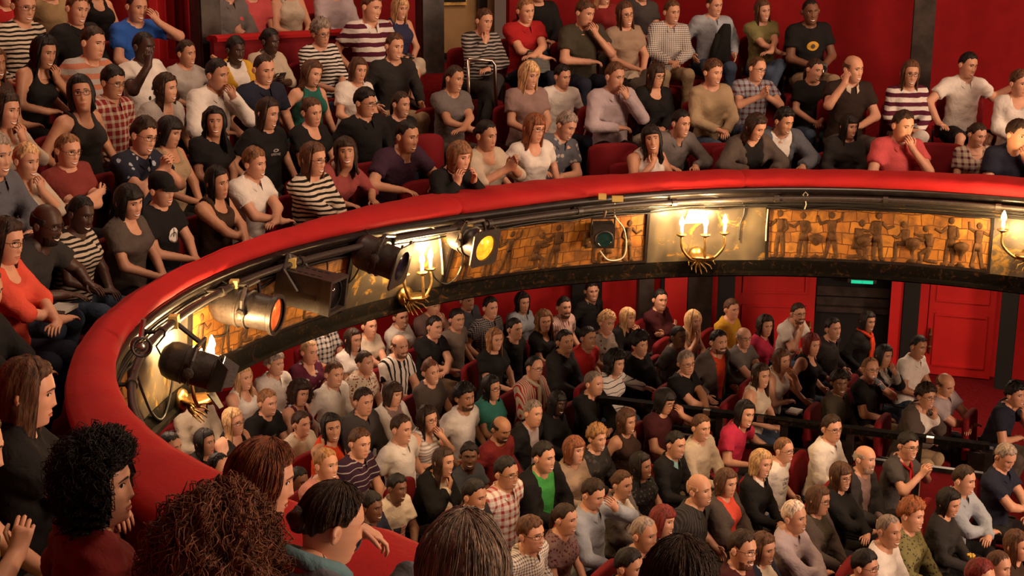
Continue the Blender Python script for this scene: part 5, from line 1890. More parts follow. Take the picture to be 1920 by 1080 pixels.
def person(c, i, plan=None, dry=False):
    rng = np.random.default_rng(900 + i)
    op, blk = c['op'], c['block']
    fem = 1.0 if 'f' in op else 0.0
    near = 'big' in op or 'd' in op
    res = 2 if 'big' in op else (1 if near else 0)
    sc = float(op.get('sc', 1.0)) * SCALE * (1.0 if not near else 1.06)
    lean = math.radians({'rail': 20, 'railR': 16, 'railhand': 30, 'chinR': 14, 'chinL': 14, 'face2': 18, 'clasp': 12, 'mouthL': 9, 'reachL': 12, 'phone': 10}.get(c['pose'], 4) + rng.uniform(-3, 3))
    tilt = math.radians(float(op.get('tilt', rng.uniform(-4, 4))))
    TR = rot_x(-lean) @ rot_y(tilt)
    TL = lambda p: HIP + TR @ (np.asarray(p, float) - HIP)
    HCl = TL((0, .032, HEAD))
    # ---- where: walk along the sight line until the figure stands on its floor
    u, v = c['uv']
    d = np.array(ray(u, v))
    eye = np.array([0, 0, Z0])

    def facing(x, y):
        fs = math.atan2(2.4 - y, 9.0 - x)
        fc = math.radians(-29) if blk == 'S' else math.atan2(CY - y, CX - x)
        dd = (fs - fc + math.pi) % (2 * math.pi) - math.pi
        return fc, fs, fc + dd * (.4 if blk == 'B' else .3)
    jit = rng.uniform(-.10, .10)

    def place(t):
        H = eye + d * t
        fc, fs, ft = facing(H[0], H[1])
        ft = math.radians(float(op['ty'])) if 'ty' in op else ft + jit
        Rz = rot_z(ft - math.pi / 2)
        return H, H - Rz @ (HCl * sc), ft, fs, fc
    if 'd' in op:
        t = float(op['d'])
    elif plan is not None: t = plan
    else:
        ts = np.arange(6.0 if blk == 'S' else 4.2, 26, .05)
        t, last = None, None
        for q in ts:
            H, root, *_ = place(q)
            g = root[2] - floor_under(blk, root[0], root[1])
            if last is not None and g <= 0 < last:
                t = q - .05 * (-g) / max(1e-6, last - g)
                break
            last = g
        if t is None: t = 12.0
        if 'stand' in op: t += .15
        t += float(op.get('dt', 0))
    if dry: return t, d, place(t)[1], 'd' in op or 'dt' in op
    H, root, ft, fs, fc = place(t)
    if plan is not None and 'd' not in op and 'dt' not in op:    # stands on its own floor: the figure's size takes up the small difference
        for _ in range(2):
            sc = min(SCALE * 1.07, max(SCALE * .93, (H[2] - floor_under(blk, root[0], root[1])) / HCl[2]))
            H, root, ft, fs, fc = place(t)
    look = math.radians(float(op['ly'])) if 'ly' in op else fs + math.radians(float(op.get('hy', 0)) + rng.uniform(-9, 9))
    cam_a = math.atan2(-H[1], -H[0])
    if 'cam' in op: look = cam_a + .1
    if 'cam2' in op: look = look + .55 * ((cam_a - look + math.pi) % (2 * math.pi) - math.pi)
    yaw = (look - ft + math.pi) % (2 * math.pi) - math.pi
    yaw = max(-1.15, min(1.15, yaw))
    hp = math.radians(float(op.get('hp', 12 if blk == 'B' else 3)) + rng.uniform(-4, 4))
    if 'cam' in op: hp = math.radians(-4)
    RH = rot_z(yaw) @ rot_x(-hp) @ rot_y(math.radians(rng.uniform(-7, 7)) + tilt * .6)
    label_root = empty('person', tuple(root), ft - math.pi / 2, None, 'person')
    label_root.scale = (sc, sc, sc)
    # ---- arms
    shx = .166 - .018 * fem
    l1, l2 = .275 - .012 * fem, .245 - .012 * fem
    arms = []
    pose = POSE[c['pose']]
    for side, (tg, pole, fd, pn, curl) in zip((1, -1), pose):
        S = TL((side * shx, -.012, .930))
        tg = np.array(tg) + rng.uniform(-.008, .008, 3)
        fd = np.array(fd, float); pn = np.array(pn, float)
        if tg[2] > .72:
            hi = tg[2] > .95
            W = TL(tg); fd = TR @ fd; pn = TR @ pn
            if hi and c['pose'] not in ('fistR', 'fistL', 'railhand'):    # follows the turned head
                q = HCl + RH @ (TR.T @ (W - HCl)) * 1.0
                W = W * .35 + q * .65
                fd = RH @ fd; pn = RH @ pn
        else: W = tg + np.array([0, 0, 0.02])
        if c['pose'] == 'down': W = W + np.array([0, 0, .02])
        if 'ha' in op and side == -1:
            hu, hv_, ht = (float(q) for q in op['ha'].split(':'))
            W = rot_z(ft - math.pi / 2).T @ (eye + np.array(ray(hu, hv_)) * ht - root) / sc
            fd = rot_z(ft - math.pi / 2).T @ unit((.8, .25, -.45)); pn = rot_z(ft - math.pi / 2).T @ unit((-.3, -.2, -.9)); pole = rot_z(ft - math.pi / 2).T @ np.array((-.2, .9, -1.0))
        E, W = ik(S, W, pole, l1, l2)
        arms.append((S, E, W, unit(fd), pn, side, curl))
    # ---- signed-distance parts in torso space
    bust = fem

    def sd_torso(P, infl, upper_only=False):
        Q = (P - HIP) @ TR + HIP
        w = .93 if fem else 1.0
        dd = sd_ell(Q, (0, .0, .80), (.152 * w + infl, .108 + infl, .175 + infl))
        for s in (-1, 1):
            dd = smin(dd, sd_cone(Q, (s * .015, -.015, .975), (s * (shx - .03), -.012, .925), .050 + infl, .056 + infl), .06)
            if bust: dd = smin(dd, sd_ell(Q, (s * .070, .088, .825), (.066 + infl, .056 + infl, .066 + infl)), .05)
        if not upper_only:
            dd = smin(dd, sd_ell(Q, (0, .005, .60), ((.138 if fem else .150) + infl, .108 + infl, .17 + infl)), .08)
            dd = smin(dd, sd_ell(Q, (0, -.005, .455), (.172 + infl, .125 + infl, .115 + infl)), .08)
        return dd, Q

    def sd_arms(P, infl, frac, flare=0.0, cutplane=True):
        dd = None
        for S, E, W, fd, pn, side, curl in arms:
            L1, L2 = np.linalg.norm(E - S), np.linalg.norm(W - E)
            a = min(1.0, frac / .55)
            e = S + (E - S) * a
            r0, r1 = .056 - .007 * fem, .044 - .006 * fem
            x = sd_cone(P, S, e, r0 + infl, r0 + (r1 - r0) * a + infl + (flare if frac < .56 else 0))
            if frac < .56:
                n = unit(E - S)
                x = np.maximum(x, (P - e) @ n - .004)
            else:
                b = min(1.0, (frac - .55) / .45)
                e2 = E + (W - E) * b
                y = sd_cone(P, E, e2, r1 + infl, r1 + (.030 - r1) * b + infl)
                if b < 1: y = np.maximum(y, (P - e2) @ unit(W - E) - .004)
                x = smin(x, y, .02)
            dd = x if dd is None else np.minimum(dd, x)
        return dd

    pts = [a[k] for a in arms for k in (0, 1, 2)]
    tor = [TL(q) for q in ((-.2, -.13, .40), (.2, .16, .40), (-.2, -.13, 1.0), (.2, .16, 1.0), (0, .15, .85))]
    frac = {'T': 0, 'S': .34, 'H': .62, 'L': 1.0}[c['sleeve']]
    nk = c['neck']

    def openings(dd, Q, deep=1.0, grow=0.0):
        x = sd_ell(Q, (0, .012, 1.005), (.074 + grow, .078 + grow, .058 + grow))
        if nk in ('v',): x = smin(x, sd_cone(Q, (0, .12, .985), (0, .15, .885), .054 + grow, .014), .02)
        if nk == 'polo': x = smin(x, sd_cone(Q, (0, .11, .985), (0, .14, .925), .034 + grow, .016), .02)
        if nk == 'scoop': x = smin(x, sd_ell(Q, (0, .11, .965), (.080 + grow, .085, .080 + grow)), .03)
        return np.maximum(dd, -x)

    def shirt_sdf(P, infl=.013, fr=None, jacket=False):
        fr = frac if fr is None else fr
        dd, Q = sd_torso(P, infl)
        if fr > 0: dd = smin(dd, sd_arms(P, infl + (.004 if not jacket else .008), fr, .006), .045)
        if fr == 0:
            for s in (-1, 1): dd = np.maximum(dd, -sd_ell(Q, (s * (shx + .012), -.01, .935), (.068, .12, .085)))
        if jacket:
            sl = np.abs(Q[:, 0]) - (.035 + np.clip(Q[:, 2] - .58, 0, 1) * .16)
            op_ = np.maximum(sl, np.maximum(-Q[:, 1] + .0, -(Q[:, 2] - .52)))
            dd = np.maximum(dd, -op_)
            dd = np.maximum(dd, -sd_ell(Q, (0, .012, 1.005), (.080, .085, .055)))
        else: dd = openings(dd, Q)
        f = .0045 * np.sin(Q[:, 2] * 46 + 9 * Q[:, 0] + i) * np.sin(Q[:, 0] * 31 + 13 * Q[:, 1] + 2 * i) + .003 * np.sin(Q[:, 2] * 90 + 40 * Q[:, 1] + i)
        return dd + f

    h = {0: .0238, 1: .014, 2: .011}[res]
    lo = np.min(tor + ([a[1] for a in arms] + [a[0] for a in arms] if frac else []) + ([a[2] for a in arms] if frac > .56 else []), axis=0) - .06
    hi = np.max(tor + ([a[1] for a in arms] + [a[0] for a in arms] if frac else []) + ([a[2] for a in arms] if frac > .56 else []), axis=0) + .06
    lo[2] = max(lo[2], .36)
    P, n, l0 = grid(lo, hi, h)
    in_ = op.get('in')
    Vs, Fs = surface_nets(shirt_sdf(P).reshape(n), l0, h)
    cm = CLOTH[c['pat']]
    top_col, in_col = CC[c['col']], CC.get(in_ or '', None)
    if in_ and c['sleeve'] != 'T':
        Vj, Fj = surface_nets(shirt_sdf(P, .022, 1.0 if c['sleeve'] == 'L' else frac, True).reshape(n), l0, h)
        o = link('shirt', mesh_data('shirt', Vs, Fs, (CLOTH[''],)), label_root); o.color = (*in_col, 1)
        o = link('jacket', mesh_data('jacket', Vj, Fj, (cm,)), label_root)
    else:
        o = link('shirt', mesh_data('shirt', Vs, Fs, (cm,)), label_root)
    o.color = (*top_col, 1); o['second'] = CC[c['sec']]
    if in_ and c['sleeve'] == 'T':           # vest over another top: a visible inset at the neckline
        pass
    # ---- skin: arms, hands, neck and chest in one mesh with the head
    hs = {0: .0190, 1: .012, 2: .0095}[res]
    ap = [a[k] for a in arms for k in (0, 1, 2)] + [a[2] + a[3] * .1 for a in arms]
    lo = np.min(ap + [TL((-.1, 0, .80))], axis=0) - .065; hi = np.max(ap + [TL((.1, .13, 1.02))], axis=0) + .065

    def skin_sdf(P):
        dd, Q = sd_torso(P, .0, True)
        dd = smin(dd, sd_cone(P, TL((0, -.012, .96)), HCl + RH @ np.array([0, -.015, -.10]), .056 - .006 * fem, .047 - .004 * fem), .03)
        dd = np.maximum(dd, .76 - Q[:, 2])
        dd = smin(dd, sd_arms(P, 0.0, 1.0), .035)
        for S, E, W, fd, pn, side, curl in arms:
            nn = unit(pn - fd * (pn @ fd)); lat = np.cross(fd, nn)
            hd = sd_cone(P, W, W + fd * .03, .026 - .003 * fem, .023, )
            for o_ in (-.017, .0, .017): hd = smin(hd, sd_cone(P, W + fd * .028 + lat * o_, W + fd * .078 + lat * o_ * 1.25, .0165, .0135), .014)
            dd = smin(dd, hd, .02)
        return dd
    P, n, l0 = grid(lo, hi, hs)
    # evaluate only near the limbs and the chest
    dist = np.minimum.reduce([sd_cone(P, a, b, .075, .075) for S, E, W, fd, pn, s_, cu in arms for a, b in ((S, E), (E, W), (W, W + fd * .09))] + [sd_ell(P, TL((0, .02, .90)), (.22, .17, .20))])
    near_m = dist < hs * 2
    D = np.full(len(P), .1); D[near_m] = skin_sdf(P[near_m])
    Va, Fa = surface_nets(D.reshape(n), l0, hs)
    if len(Va):
        cover = shirt_sdf(Va) if not (in_ and c['sleeve'] != 'T') else np.minimum(shirt_sdf(Va), shirt_sdf(Va, .022, 1.0 if c['sleeve'] == 'L' else frac, True))
        hid = cover < -.0095
        Fa = Fa[~hid[Fa].all(1)]
    smile = float(op.get('sm', rng.choice([.25, .7, .9, 1.0, 1.0])))
    if c['pose'] in ('mouthR', 'mouthL', 'railhand', 'drink'): smile = .3
    hv, hf, hm, wn = head_template(res, fem, round(smile, 1))
    hs_ = np.array([1 - .03 * fem, 1, 1]) * np.array([rng.uniform(.96, 1.06), rng.uniform(.97, 1.04), rng.uniform(.965, 1.045)])
    hv2 = hv * hs_
    Vh = HCl + ((1 - wn)[:, None] * (hv2 @ RH.T) + wn[:, None] * (hv2 @ (rot_x(-lean * .8)).T))
    V = [Va, Vh]; F = [tuple(q) for q in Fa.tolist()] + [tuple(x + len(Va) for x in f) for f in hf]
    M = [0] * len(Fa) + list(hm)
    nv = len(Va) + len(Vh)
    for S, E, W, fd, pn, side, curl in arms:
        fv, ff = finger_tubes(W, fd, pn, side, curl * rng.uniform(.85, 1.15), .0084 - .0008 * fem, 5 if res < 2 else 9)
        V.append(np.array(fv)); F += [tuple(x + nv for x in f) for f in ff]; M += [0] * len(ff); nv += len(fv)
    if op.get('lg') in ('shorts', 'skirt'):
        for Hh, K, A in leg_pts('apart' if op['lg'] == 'shorts' else 'cross'):
            K, A, Hh = map(np.array, (K, A, Hh))
            mb = MB()
            mb.tube([Hh + (K - Hh) * .55, Hh + (K - Hh) * .9, K + np.array([0, .02, -.01]), K + (A - K) * .1, K + (A - K) * .35, K + (A - K) * .7, A], .058, 10, .034)
            V.append(np.array(mb.v)); F += [tuple(x + nv for x in f) for f in mb.f]; M += [0] * len(mb.f); nv += len(mb.v)
    used = np.concatenate(V)
    me = mesh_data('body', used, F, (M_skin, M_lips, M_eyewhite, M_iris, M_brow), M)
    bo = link('body', me, label_root)
    k = rng.uniform(.9, 1.1)
    bo.color = (*[min(1, x * k) for x in SK[c['skin']]], 1)
    hcol = HC[c['hc']]
    bo['brow'] = tuple(x * .8 for x in (hcol if c['hc'] not in ('blond', 'white', 'red', 'fairhair') else (.10, .06, .03)))
    # ---- hair
    HM = Matrix(np.vstack([np.hstack([RH @ np.diag(hs_), HCl[:, None]]), [[0, 0, 0, 1]]]).tolist())

    def on_head(name, me, parent=None):
        o = link(name, me, parent or label_root)
        o.matrix_local = HM if parent is None else Matrix.Identity(4)
        return o
    vk = rng.uniform(.85, 1.2)
    if not (c['hair'] == 'buzz' and c['hc'] == 'none'):
        ho = on_head('hair', hair_mesh(c['hair'], i % 3 if res < 2 else i, res))
        ho.color = (*[x * vk for x in hcol], 1)
    if 'beard' in op:
        bo2 = on_head('beard', beard_mesh())
        bo2.color = (*[x * .95 + y * .10 for x, y in zip(hcol, SK[c['skin']])], 1)
    if 'gl' in op: on_head('glasses', glasses_mesh(0))
    if 'sung' in op:
        g = on_head('sunglasses', glasses_mesh(0)); g.matrix_local = HM @ Matrix.Translation((0, -.02, .085)) @ Matrix.Rotation(.6, 4, 'X')
    if c['hair'] in ('cap', 'hat'):
        o = on_head('cap' if c['hair'] == 'cap' else 'hat', hat_mesh(c['hair'])); o.color = (*CC['black'], 1)
    # ---- collar
    if c['neck'] == 'polo' or 'cl' in op:
        o = link('collar', collar_mesh(TL), label_root)
        o.color = (*CC[op['cl']], 1) if 'cl' in op else (*[min(1, x * 1.08) for x in (in_col if in_col else top_col)], 1)
        o.data.materials.append(cm if 'cl' not in op and c['pat'] not in ('hw',) else CLOTH['']); o['second'] = CC[c['sec']]
    # ---- legs
    lk = 'apart' if op.get('lg') == 'shorts' else ('cross' if fem and i % 3 == 0 and res == 0 else ('apart' if i % 2 and not fem else 'mid'))
    cut = {'shorts': 'shorts', 'skirt': 'skirt'}.get(op.get('lg'), 'long')
    if cut == 'skirt': lk = 'cross'
    if cut == 'long' and not (blk == 'B' and u > 660 and r_outer(root[0], root[1]) > .75): lk = 'tuck'
    lm = legs_mesh(lk, cut)
    if not lm.materials: lm.materials.append(CLOTH[''])
    o = link('trousers' if cut == 'long' else cut, lm, label_root)
    o.color = (*CC[op.get('bt', ['black', 'denim', 'char', 'navy', 'taupe'][int(rng.integers(5))])], 1)
    if 'lg' in op or u in (908.0, 1520.0):
        for Hh, K, A in leg_pts(lk):
            s = link('shoe', shoe_mesh(), label_root)
            s.location = (A[0], A[1] - .02, max(0, A[2] - .09)); s.color = (*CC['brown' if i % 2 else 'black'], 1)
    # ---- prints, scarves and things that are worn
    if 'pr' in op: chest_print(op['pr'], TL, shirt_sdf, label_root, rng)
    if 'scarf' in op or 'scarf2' in op or 'scarf3' in op or 'sc2' in op: scarf(op, TL, label_root)
    label_root['_look'] = look; label_root['_fc'] = fc
    return label_root, arms, TL, HM


_EX = {}


def beard_mesh():
    if 'beard' in _EX: return _EX['beard']
    V, F = [], []
    zs = np.linspace(-.038, -.122, 9); xs = np.linspace(-1, 1, 17)
    for z in zs:
        for a in xs:
            az = a * 1.35
            w, f = _prof(z, _WT), _prof(min(-.02, z + .004), _FT)
            edge = min(1, (1 - abs(a)) * 5) * min(1, (z + .124) / .012) * min(1, max(0, (-.038 - z) / .012 + (.9 if abs(a) < .5 and z < -.045 else 0)))
            x = w * math.copysign(abs(math.sin(az)) ** .92, az)
            y = float(front_y(np.float64(x), np.float64(z))) if abs(a) < .72 else f * abs(math.cos(az)) ** .92
            mouth = .012 * math.exp(-(x / .026) ** 2 - ((z + .065) / .010) ** 2)
            nx, ny = math.sin(az), math.cos(az)
            o = -.002 + .0075 * edge - mouth
            V.append((x + nx * o, y + ny * o, z - .004 * edge * (1 if z < -.1 else 0)))
    m = len(xs)
    for i in range(len(zs) - 1):
        for k in range(m - 1):
            q = (i * m + k, (i + 1) * m + k, (i + 1) * m + k + 1, i * m + k + 1)
            cxm = np.mean([V[x] for x in q], axis=0)
            if (abs(cxm[0]) < .030 and -.079 < cxm[2] < -.054) or (abs(cxm[0]) > .034 and cxm[2] > -.058 - .25 * (.075 - abs(cxm[0]))): continue
            F.append(q)
    _EX['beard'] = mesh_data('beard', np.array(V), F, (M_hair,))
    return _EX['beard']


def hat_mesh(kind):
    if kind in _EX: return _EX[kind]
    V, F = [], []
    n = 24
    if kind == 'cap': prof = [(1.02, -.0), (1.05, .03), (1.04, .06), (.9, .092), (.6, .115), (.02, .122)]
    else: prof = [(1.7, .010), (1.72, .016), (1.12, .026), (1.10, .08), (1.0, .125), (.6, .14), (.02, .142)]
    for s, z in prof:
        for k in range(n):
            g = 2 * math.pi * k / n
            V.append((.080 * s * math.sin(g), -.005 + .100 * s * math.cos(g), z + .02 + (.02 if math.cos(g) > .4 and z < .02 and kind == 'cap' else 0)))
    for i in range(len(prof) - 1):
        for k in range(n): F.append((i * n + k, i * n + (k + 1) % n, (i + 1) * n + (k + 1) % n, (i + 1) * n + k))
    if kind == 'cap':                        # peak, worn low over the brow
        b = len(V)
        for j, (q, z) in enumerate(((1.0, .045), (1.35, .040), (1.62, .026))):
            for k in range(9):
                g = (k / 8 - .5) * 1.9
                V.append((.080 * math.sin(g) * (1 + .05 * j), -.005 + .100 * math.cos(g) * (1 + (q - 1) * math.cos(g)), z))
        for j in range(2):
            for k in range(8): F.append((b + j * 9 + k, b + j * 9 + k + 1, b + (j + 1) * 9 + k + 1, b + (j + 1) * 9 + k))
    _EX[kind] = mesh_data(kind, np.array(V), F, (CLOTH[''],))
    return _EX[kind]


def collar_mesh(TL):
    V, F = [], []
    n = 18
    for j, (rx, ry, dz) in enumerate(((.062, .066, -.012), (.064, .068, .026), (.070, .074, .030), (.088, .094, -.008))):
        for k in range(n + 1):
            a = math.radians(22 + (360 - 44) * k / n)
            fr = math.cos(a)
            z = .978 + dz - .040 * max(0, fr) ** 1.5 - (.030 * max(0, fr) ** 2 if j == 3 else 0)
            V.append(TL((rx * math.sin(a), ry * math.cos(a) + .004 + .018 * max(0, fr), z)))
    for j in range(3):
        for k in range(n): F.append((j * (n + 1) + k, j * (n + 1) + k + 1, (j + 1) * (n + 1) + k + 1, (j + 1) * (n + 1) + k))
    return mesh_data('collar', np.array(V), F)


M_ink = {}


def ink(c):
    if c not in M_ink: M_ink[c] = plain('print_ink_%d' % len(M_ink), CC.get(c, (.5, .3, .02)), .8)
    return M_ink[c]


def chest_print(kind, TL, sdf, parent, rng):
    """flat prints that lie on the cloth: each outline is laid on the shirt's surface"""
    def lay(poly, m, name='print', off=.003):
        # poly: grids of (x, z) rows laid on the chest
        pts = np.array([[(x, z) for x, z in row] for row in poly])
        r, cN, _ = pts.shape
        P = []
        for x, z in pts.reshape(-1, 2):
            ys = np.linspace(.30, .02, 60)
            Q = np.array([TL((x, y, z)) for y in ys])
            dv = sdf(Q)
            j = int(np.argmax(dv < 0)) if (dv < 0).any() else 30
            y = ys[j]
            if j > 0 and dv[j - 1] > 0: y = ys[j - 1] + (ys[j] - ys[j - 1]) * dv[j - 1] / (dv[j - 1] - dv[j])
            P.append(TL((x, y + off, z)))
        F = [(a * cN + b, a * cN + b + 1, (a + 1) * cN + b + 1, (a + 1) * cN + b) for a in range(r - 1) for b in range(cN - 1)]
        o = link(name, mesh_data(name, np.array(P), F, (m,)), parent)
        return o

    def disc(cx_, cz, rx, rz, a0=0, a1=360, inner=0.0, n=20, rows=5):
        return [[(cx_ + rx * q * math.cos(math.radians(a0 + (a1 - a0) * k / n)), cz + rz * q * math.sin(math.radians(a0 + (a1 - a0) * k / n))) for k in range(n + 1)] for q in np.linspace(inner, 1, rows)]

    def rect(x0, x1, z0, z1, n=6, sh=0.0): return [[(x0 + (x1 - x0) * k / n + sh * j, z0 + (z1 - z0) * j / 2) for k in range(n + 1)] for j in range(3)]
    if kind == 'oval':
        lay(disc(.0, .80, .062, .046), ink('yellow'))
        lay(disc(.0, .797, .022, .024, n=10, rows=3), ink('taupe'), 'print_emblem', .0055)
    elif kind == 'logo':
        lay(disc(-.01, .78, .060, .058), ink('white'))
        lay(disc(-.005, .765, .044, .040, 20, 340, .86, 18, 2), ink('black'), 'print_emblem', .006)
        lay(rect(-.014, -.006, .765, .835, 2), ink('black'), 'print_emblem', .006)
    elif kind == 'grey': lay([[(-.10 + .16 * k / 6, .70 + (.0 + .11 * (k / 6 if k < 4 else 1 - k / 8)) * j / 3) for k in range(7)] for j in range(4)], ink('grey'))
    elif kind == 'dots':
        for x, z in ((-.03, .84), (.0, .80), (-.02, .76), (.03, .72)): lay(disc(x, z, .014, .02, n=8, rows=2), ink('black'))
    elif kind == 'flag':
        for k in range(5): lay(rect(-.085, .085, .665 + k * .022, .676 + k * .022), ink('rose'))
        lay(rect(.0, .085, .712, .776), ink('navy'), 'print_patch', .0055)
    elif kind.startswith('text'):
        k = kind.split(':')[1]
        rows = {'cap': [(.80, .10, .016, 5)], 'bar': [(.80, .11, .018, 1)], 'low': [(.78, .10, .016, 6), (.75, .07, .014, 4)], 'mid': [(.78, .10, .03, 3)], 'big': [(.84, .12, .026, 5), (.80, .15, .026, 6), (.76, .13, .024, 5)]}[k]
        colr = {'cap': 'lgrey', 'bar': 'grey', 'low': 'taupe', 'mid': 'lgrey', 'big': 'grey'}[k]
        words_ = {'cap': 'KEZLIC', 'low': 'AUSTRAL', 'mid': 'LRG', 'big': 'UNCUT'}
        if k == 'cap': lay(disc(0, .84, .03, .014, inner=.55, rows=2), ink('lgrey'), 'print_emblem')
        for z, w, hh, n_ in rows:
            if n_ == 1: lay(rect(-w / 2, w / 2, z, z + hh), ink(colr)); continue
            for q in range(n_):
                x0 = w / 2 - w * q / n_; x1 = x0 - w / n_ * .72
                st = hh * .22
                g = (q * 7 + int(z * 100)) % 4
                segs = [(x0, x0 - st, z, z + hh)]
                if g != 1: segs.append((x0 - st, x1, z + hh - st, z + hh))
                if g in (0, 2): segs.append((x0 - st, x1, z, z + st))
                if g in (1, 3): segs.append((x1 + st, x1, z, z + hh))
                for a, b, z0, z1 in segs: lay(rect(a, b, z0, z1, 1), ink(colr), 'print_letter')


def scarf(op, TL, parent):
    big = 'scarf' in op
    cols = (['slate2', 'rose2'] if big else ['orange'] if 'scarf2' in op else ['redb'] if 'scarf3' in op else ['creamd', 'red'])
    CC['slate2'], CC['rose2'] = (.10, .19, .22), (.30, .06, .06)
    thin = 'scarf3' in op
    for q, cn in enumerate(cols):
        mb = MB()
        pts = []
        for k in range(15):
            a = math.radians(10 + 340 * k / 14)
            rx = (.092 if big else .078) - .010 * q
            fr = max(0, math.cos(a))
            pts.append(TL((rx * math.sin(a), rx * math.cos(a) * 1.02 + .01 + .03 * fr, .985 + (.020 if not thin else .0) - .022 * q - .06 * fr ** 2)))
        mb.tube(pts, .030 if big else (.012 if thin else .020), 8)
        for s in (-1, 1):
            e = pts[0] if s > 0 else pts[-1]
            mb.tube([e, TL((s * .03, .145, .86 - .02 * q)), TL((s * .035, .155, .72)), TL((s * .04, .15, .62))], .024 if not thin else .012, 6)
        for i, p in enumerate(mb.v): mb.v[i] = tuple(p)
        o = mb.build('scarf', CLOTH[''], parent, True); o.color = (*CC[cn], 1)
# ------------------------------------------------------------------ theatre seats
def seat_prototype():
    t = empty('theatre_seat', (0, 0, -50))
    n = 12
    def slab(w, y0, y1, z0, z1, rnd_top, lean=0.0):
        vs = []
        for s in (0, 1):
            for k in range(n + 1):
                a = math.pi * k / n
                x = math.cos(a); zz = math.sin(a)
                z = z1 - rnd_top + rnd_top * (abs(zz) ** .6)
                vs.append((w / 2 * math.copysign(abs(x) ** .5, x) if abs(x) > 1e-6 else 0, (y1 if s else y0) + lean * (z - z0), z))
            vs += [(-w / 2, (y1 if s else y0), z0), (w / 2, (y1 if s else y0), z0)]
        m = n + 3
        fs = [tuple(range(m - 1, -1, -1)), tuple(range(m, 2 * m))]
        for k in range(m): fs.append((k, (k + 1) % m, m + (k + 1) % m, m + k))
        return MB().add(vs, fs)
    b = slab(.46, -.235, -.165, .36, .82, .10, -.05).build('backrest', M_seat, t)
    md = b.modifiers.new('bevel', 'BEVEL'); md.width = .025; md.segments = 3; md.limit_method = 'ANGLE'
    c = MB().box((0, .02, .262), (.45, .38, .085)).build('cushion', M_seat, t)
    md = c.modifiers.new('bevel', 'BEVEL'); md.width = .03; md.segments = 3
    f = MB()
    for s in (-1, 1):
        f.box((s * .243, -.0, .47), (.026, .34, .03)).box((s * .243, -.03, .23), (.022, .26, .46)).box((s * .243, -.03, .006), (.03, .3, .012))
    f.box((0, 0, .235), (.48, .3, .02))
    f.build('seat_frame', M_blackwood, t)
    dg = bpy.context.evaluated_depsgraph_get()
    for o in (b, c):                          # bake the bevel so that copies share plain mesh data
        me = bpy.data.meshes.new_from_object(o.evaluated_get(dg))
        o.modifiers.clear(); o.data = me
        me.polygons.foreach_set('use_smooth', np.ones(len(me.polygons), dtype=bool))
        smooth_angle(o, 50)
    return t


SEAT0 = seat_prototype()
SEAT_USED = [False]


def put_seat(x, y, z, ang, label, group, sc=1.0):
    if not SEAT_USED[0]:
        r = SEAT0; SEAT_USED[0] = True
    else:
        r = SEAT0.copy(); COL.objects.link(r)
        for ch in list(SEAT0.children):
            q = ch.copy(); COL.objects.link(q); q.parent = r
    r.location = (x, y, z); r.rotation_euler = (0, 0, ang - math.pi / 2); r.scale = (sc, sc, sc)
    prop(r, label, 'seat', group)
    return r


# ------------------------------------------------------------------ everybody
LINES = [l for l in PEOPLE.strip().split('\n') if l.strip()]
CF = [parse(l) for l in LINES]
DONE = []
# neighbours keep an elbow's breadth apart: settle the distances before anything is built
TT = [person(c, i, None, True) for i, c in enumerate(CF)]
tcur = np.array([x[0] for x in TT]); dirs = np.array([x[1] for x in TT]); fixed = np.array([x[3] for x in TT])
base = np.array([x[2] for x in TT]); t_init = tcur.copy()
blk_ = np.array([c['block'] == 'B' for c in CF])
for _ in range(60):
    X = base[:, :2] + dirs[:, :2] * (tcur - t_init)[:, None]
    D = np.linalg.norm(X[:, None] - X[None], axis=2)
    same = (blk_[:, None] == blk_[None]) & ~np.eye(len(X), dtype=bool)
    close = np.argwhere((D < .48) & same)
    for a_, b_ in close:
        if a_ >= b_: continue
        f_, n_ = (a_, b_) if tcur[a_] >= tcur[b_] else (b_, a_)
        st = .35 * (.48 - D[a_, b_])
        if not fixed[f_]: tcur[f_] = min(tcur[f_] + st, t_init[f_] + .24)
        if not fixed[n_]: tcur[n_] = max(tcur[n_] - st, t_init[n_] - .24)
for i, c in enumerate(CF):
    r, arms, TL, HM = person(c, i, float(tcur[i]))
    where = 'upper balcony' if c['block'] == 'B' else 'stalls'
    words = ('person in ' + c['desc'] + ', ' + POSE_WORDS[c['pose']]).replace(',,', ',')
    if any(w in c['desc'] for w in ('hand', 'arm', 'fist', 'cheeks', 'chin', 'face', 'drinking', 'leaning', 'phone')): words = 'person in ' + c['desc']
    if len(words.split()) + 2 <= 16: words += ', ' + where
    if len(words.split()) > 16: words = 'person in ' + c['desc']
    prop(r, words, 'person', 'audience on the balcony' if c['block'] == 'B' else 'audience in the stalls')
    DONE.append((c, r, arms, TL, HM))
    fc = r['_fc']
    del r['_look']; del r['_fc']
    if 'stand' in c['op']: continue
    a = fc if c['block'] == 'B' else math.radians(-29)
    d = r.rotation_euler[2] + math.pi / 2
    a = d if 'd' in c['op'] else a
    x, y, z = r.location
    short = c['desc'].split(',')[0]
    put_seat(x, y, z, a, 'red seat under the person in ' + ' '.join(c['desc'].replace(',', '').split()[:10]), 'seats on the balcony' if c['block'] == 'B' else 'seats in the stalls', r.scale[0])

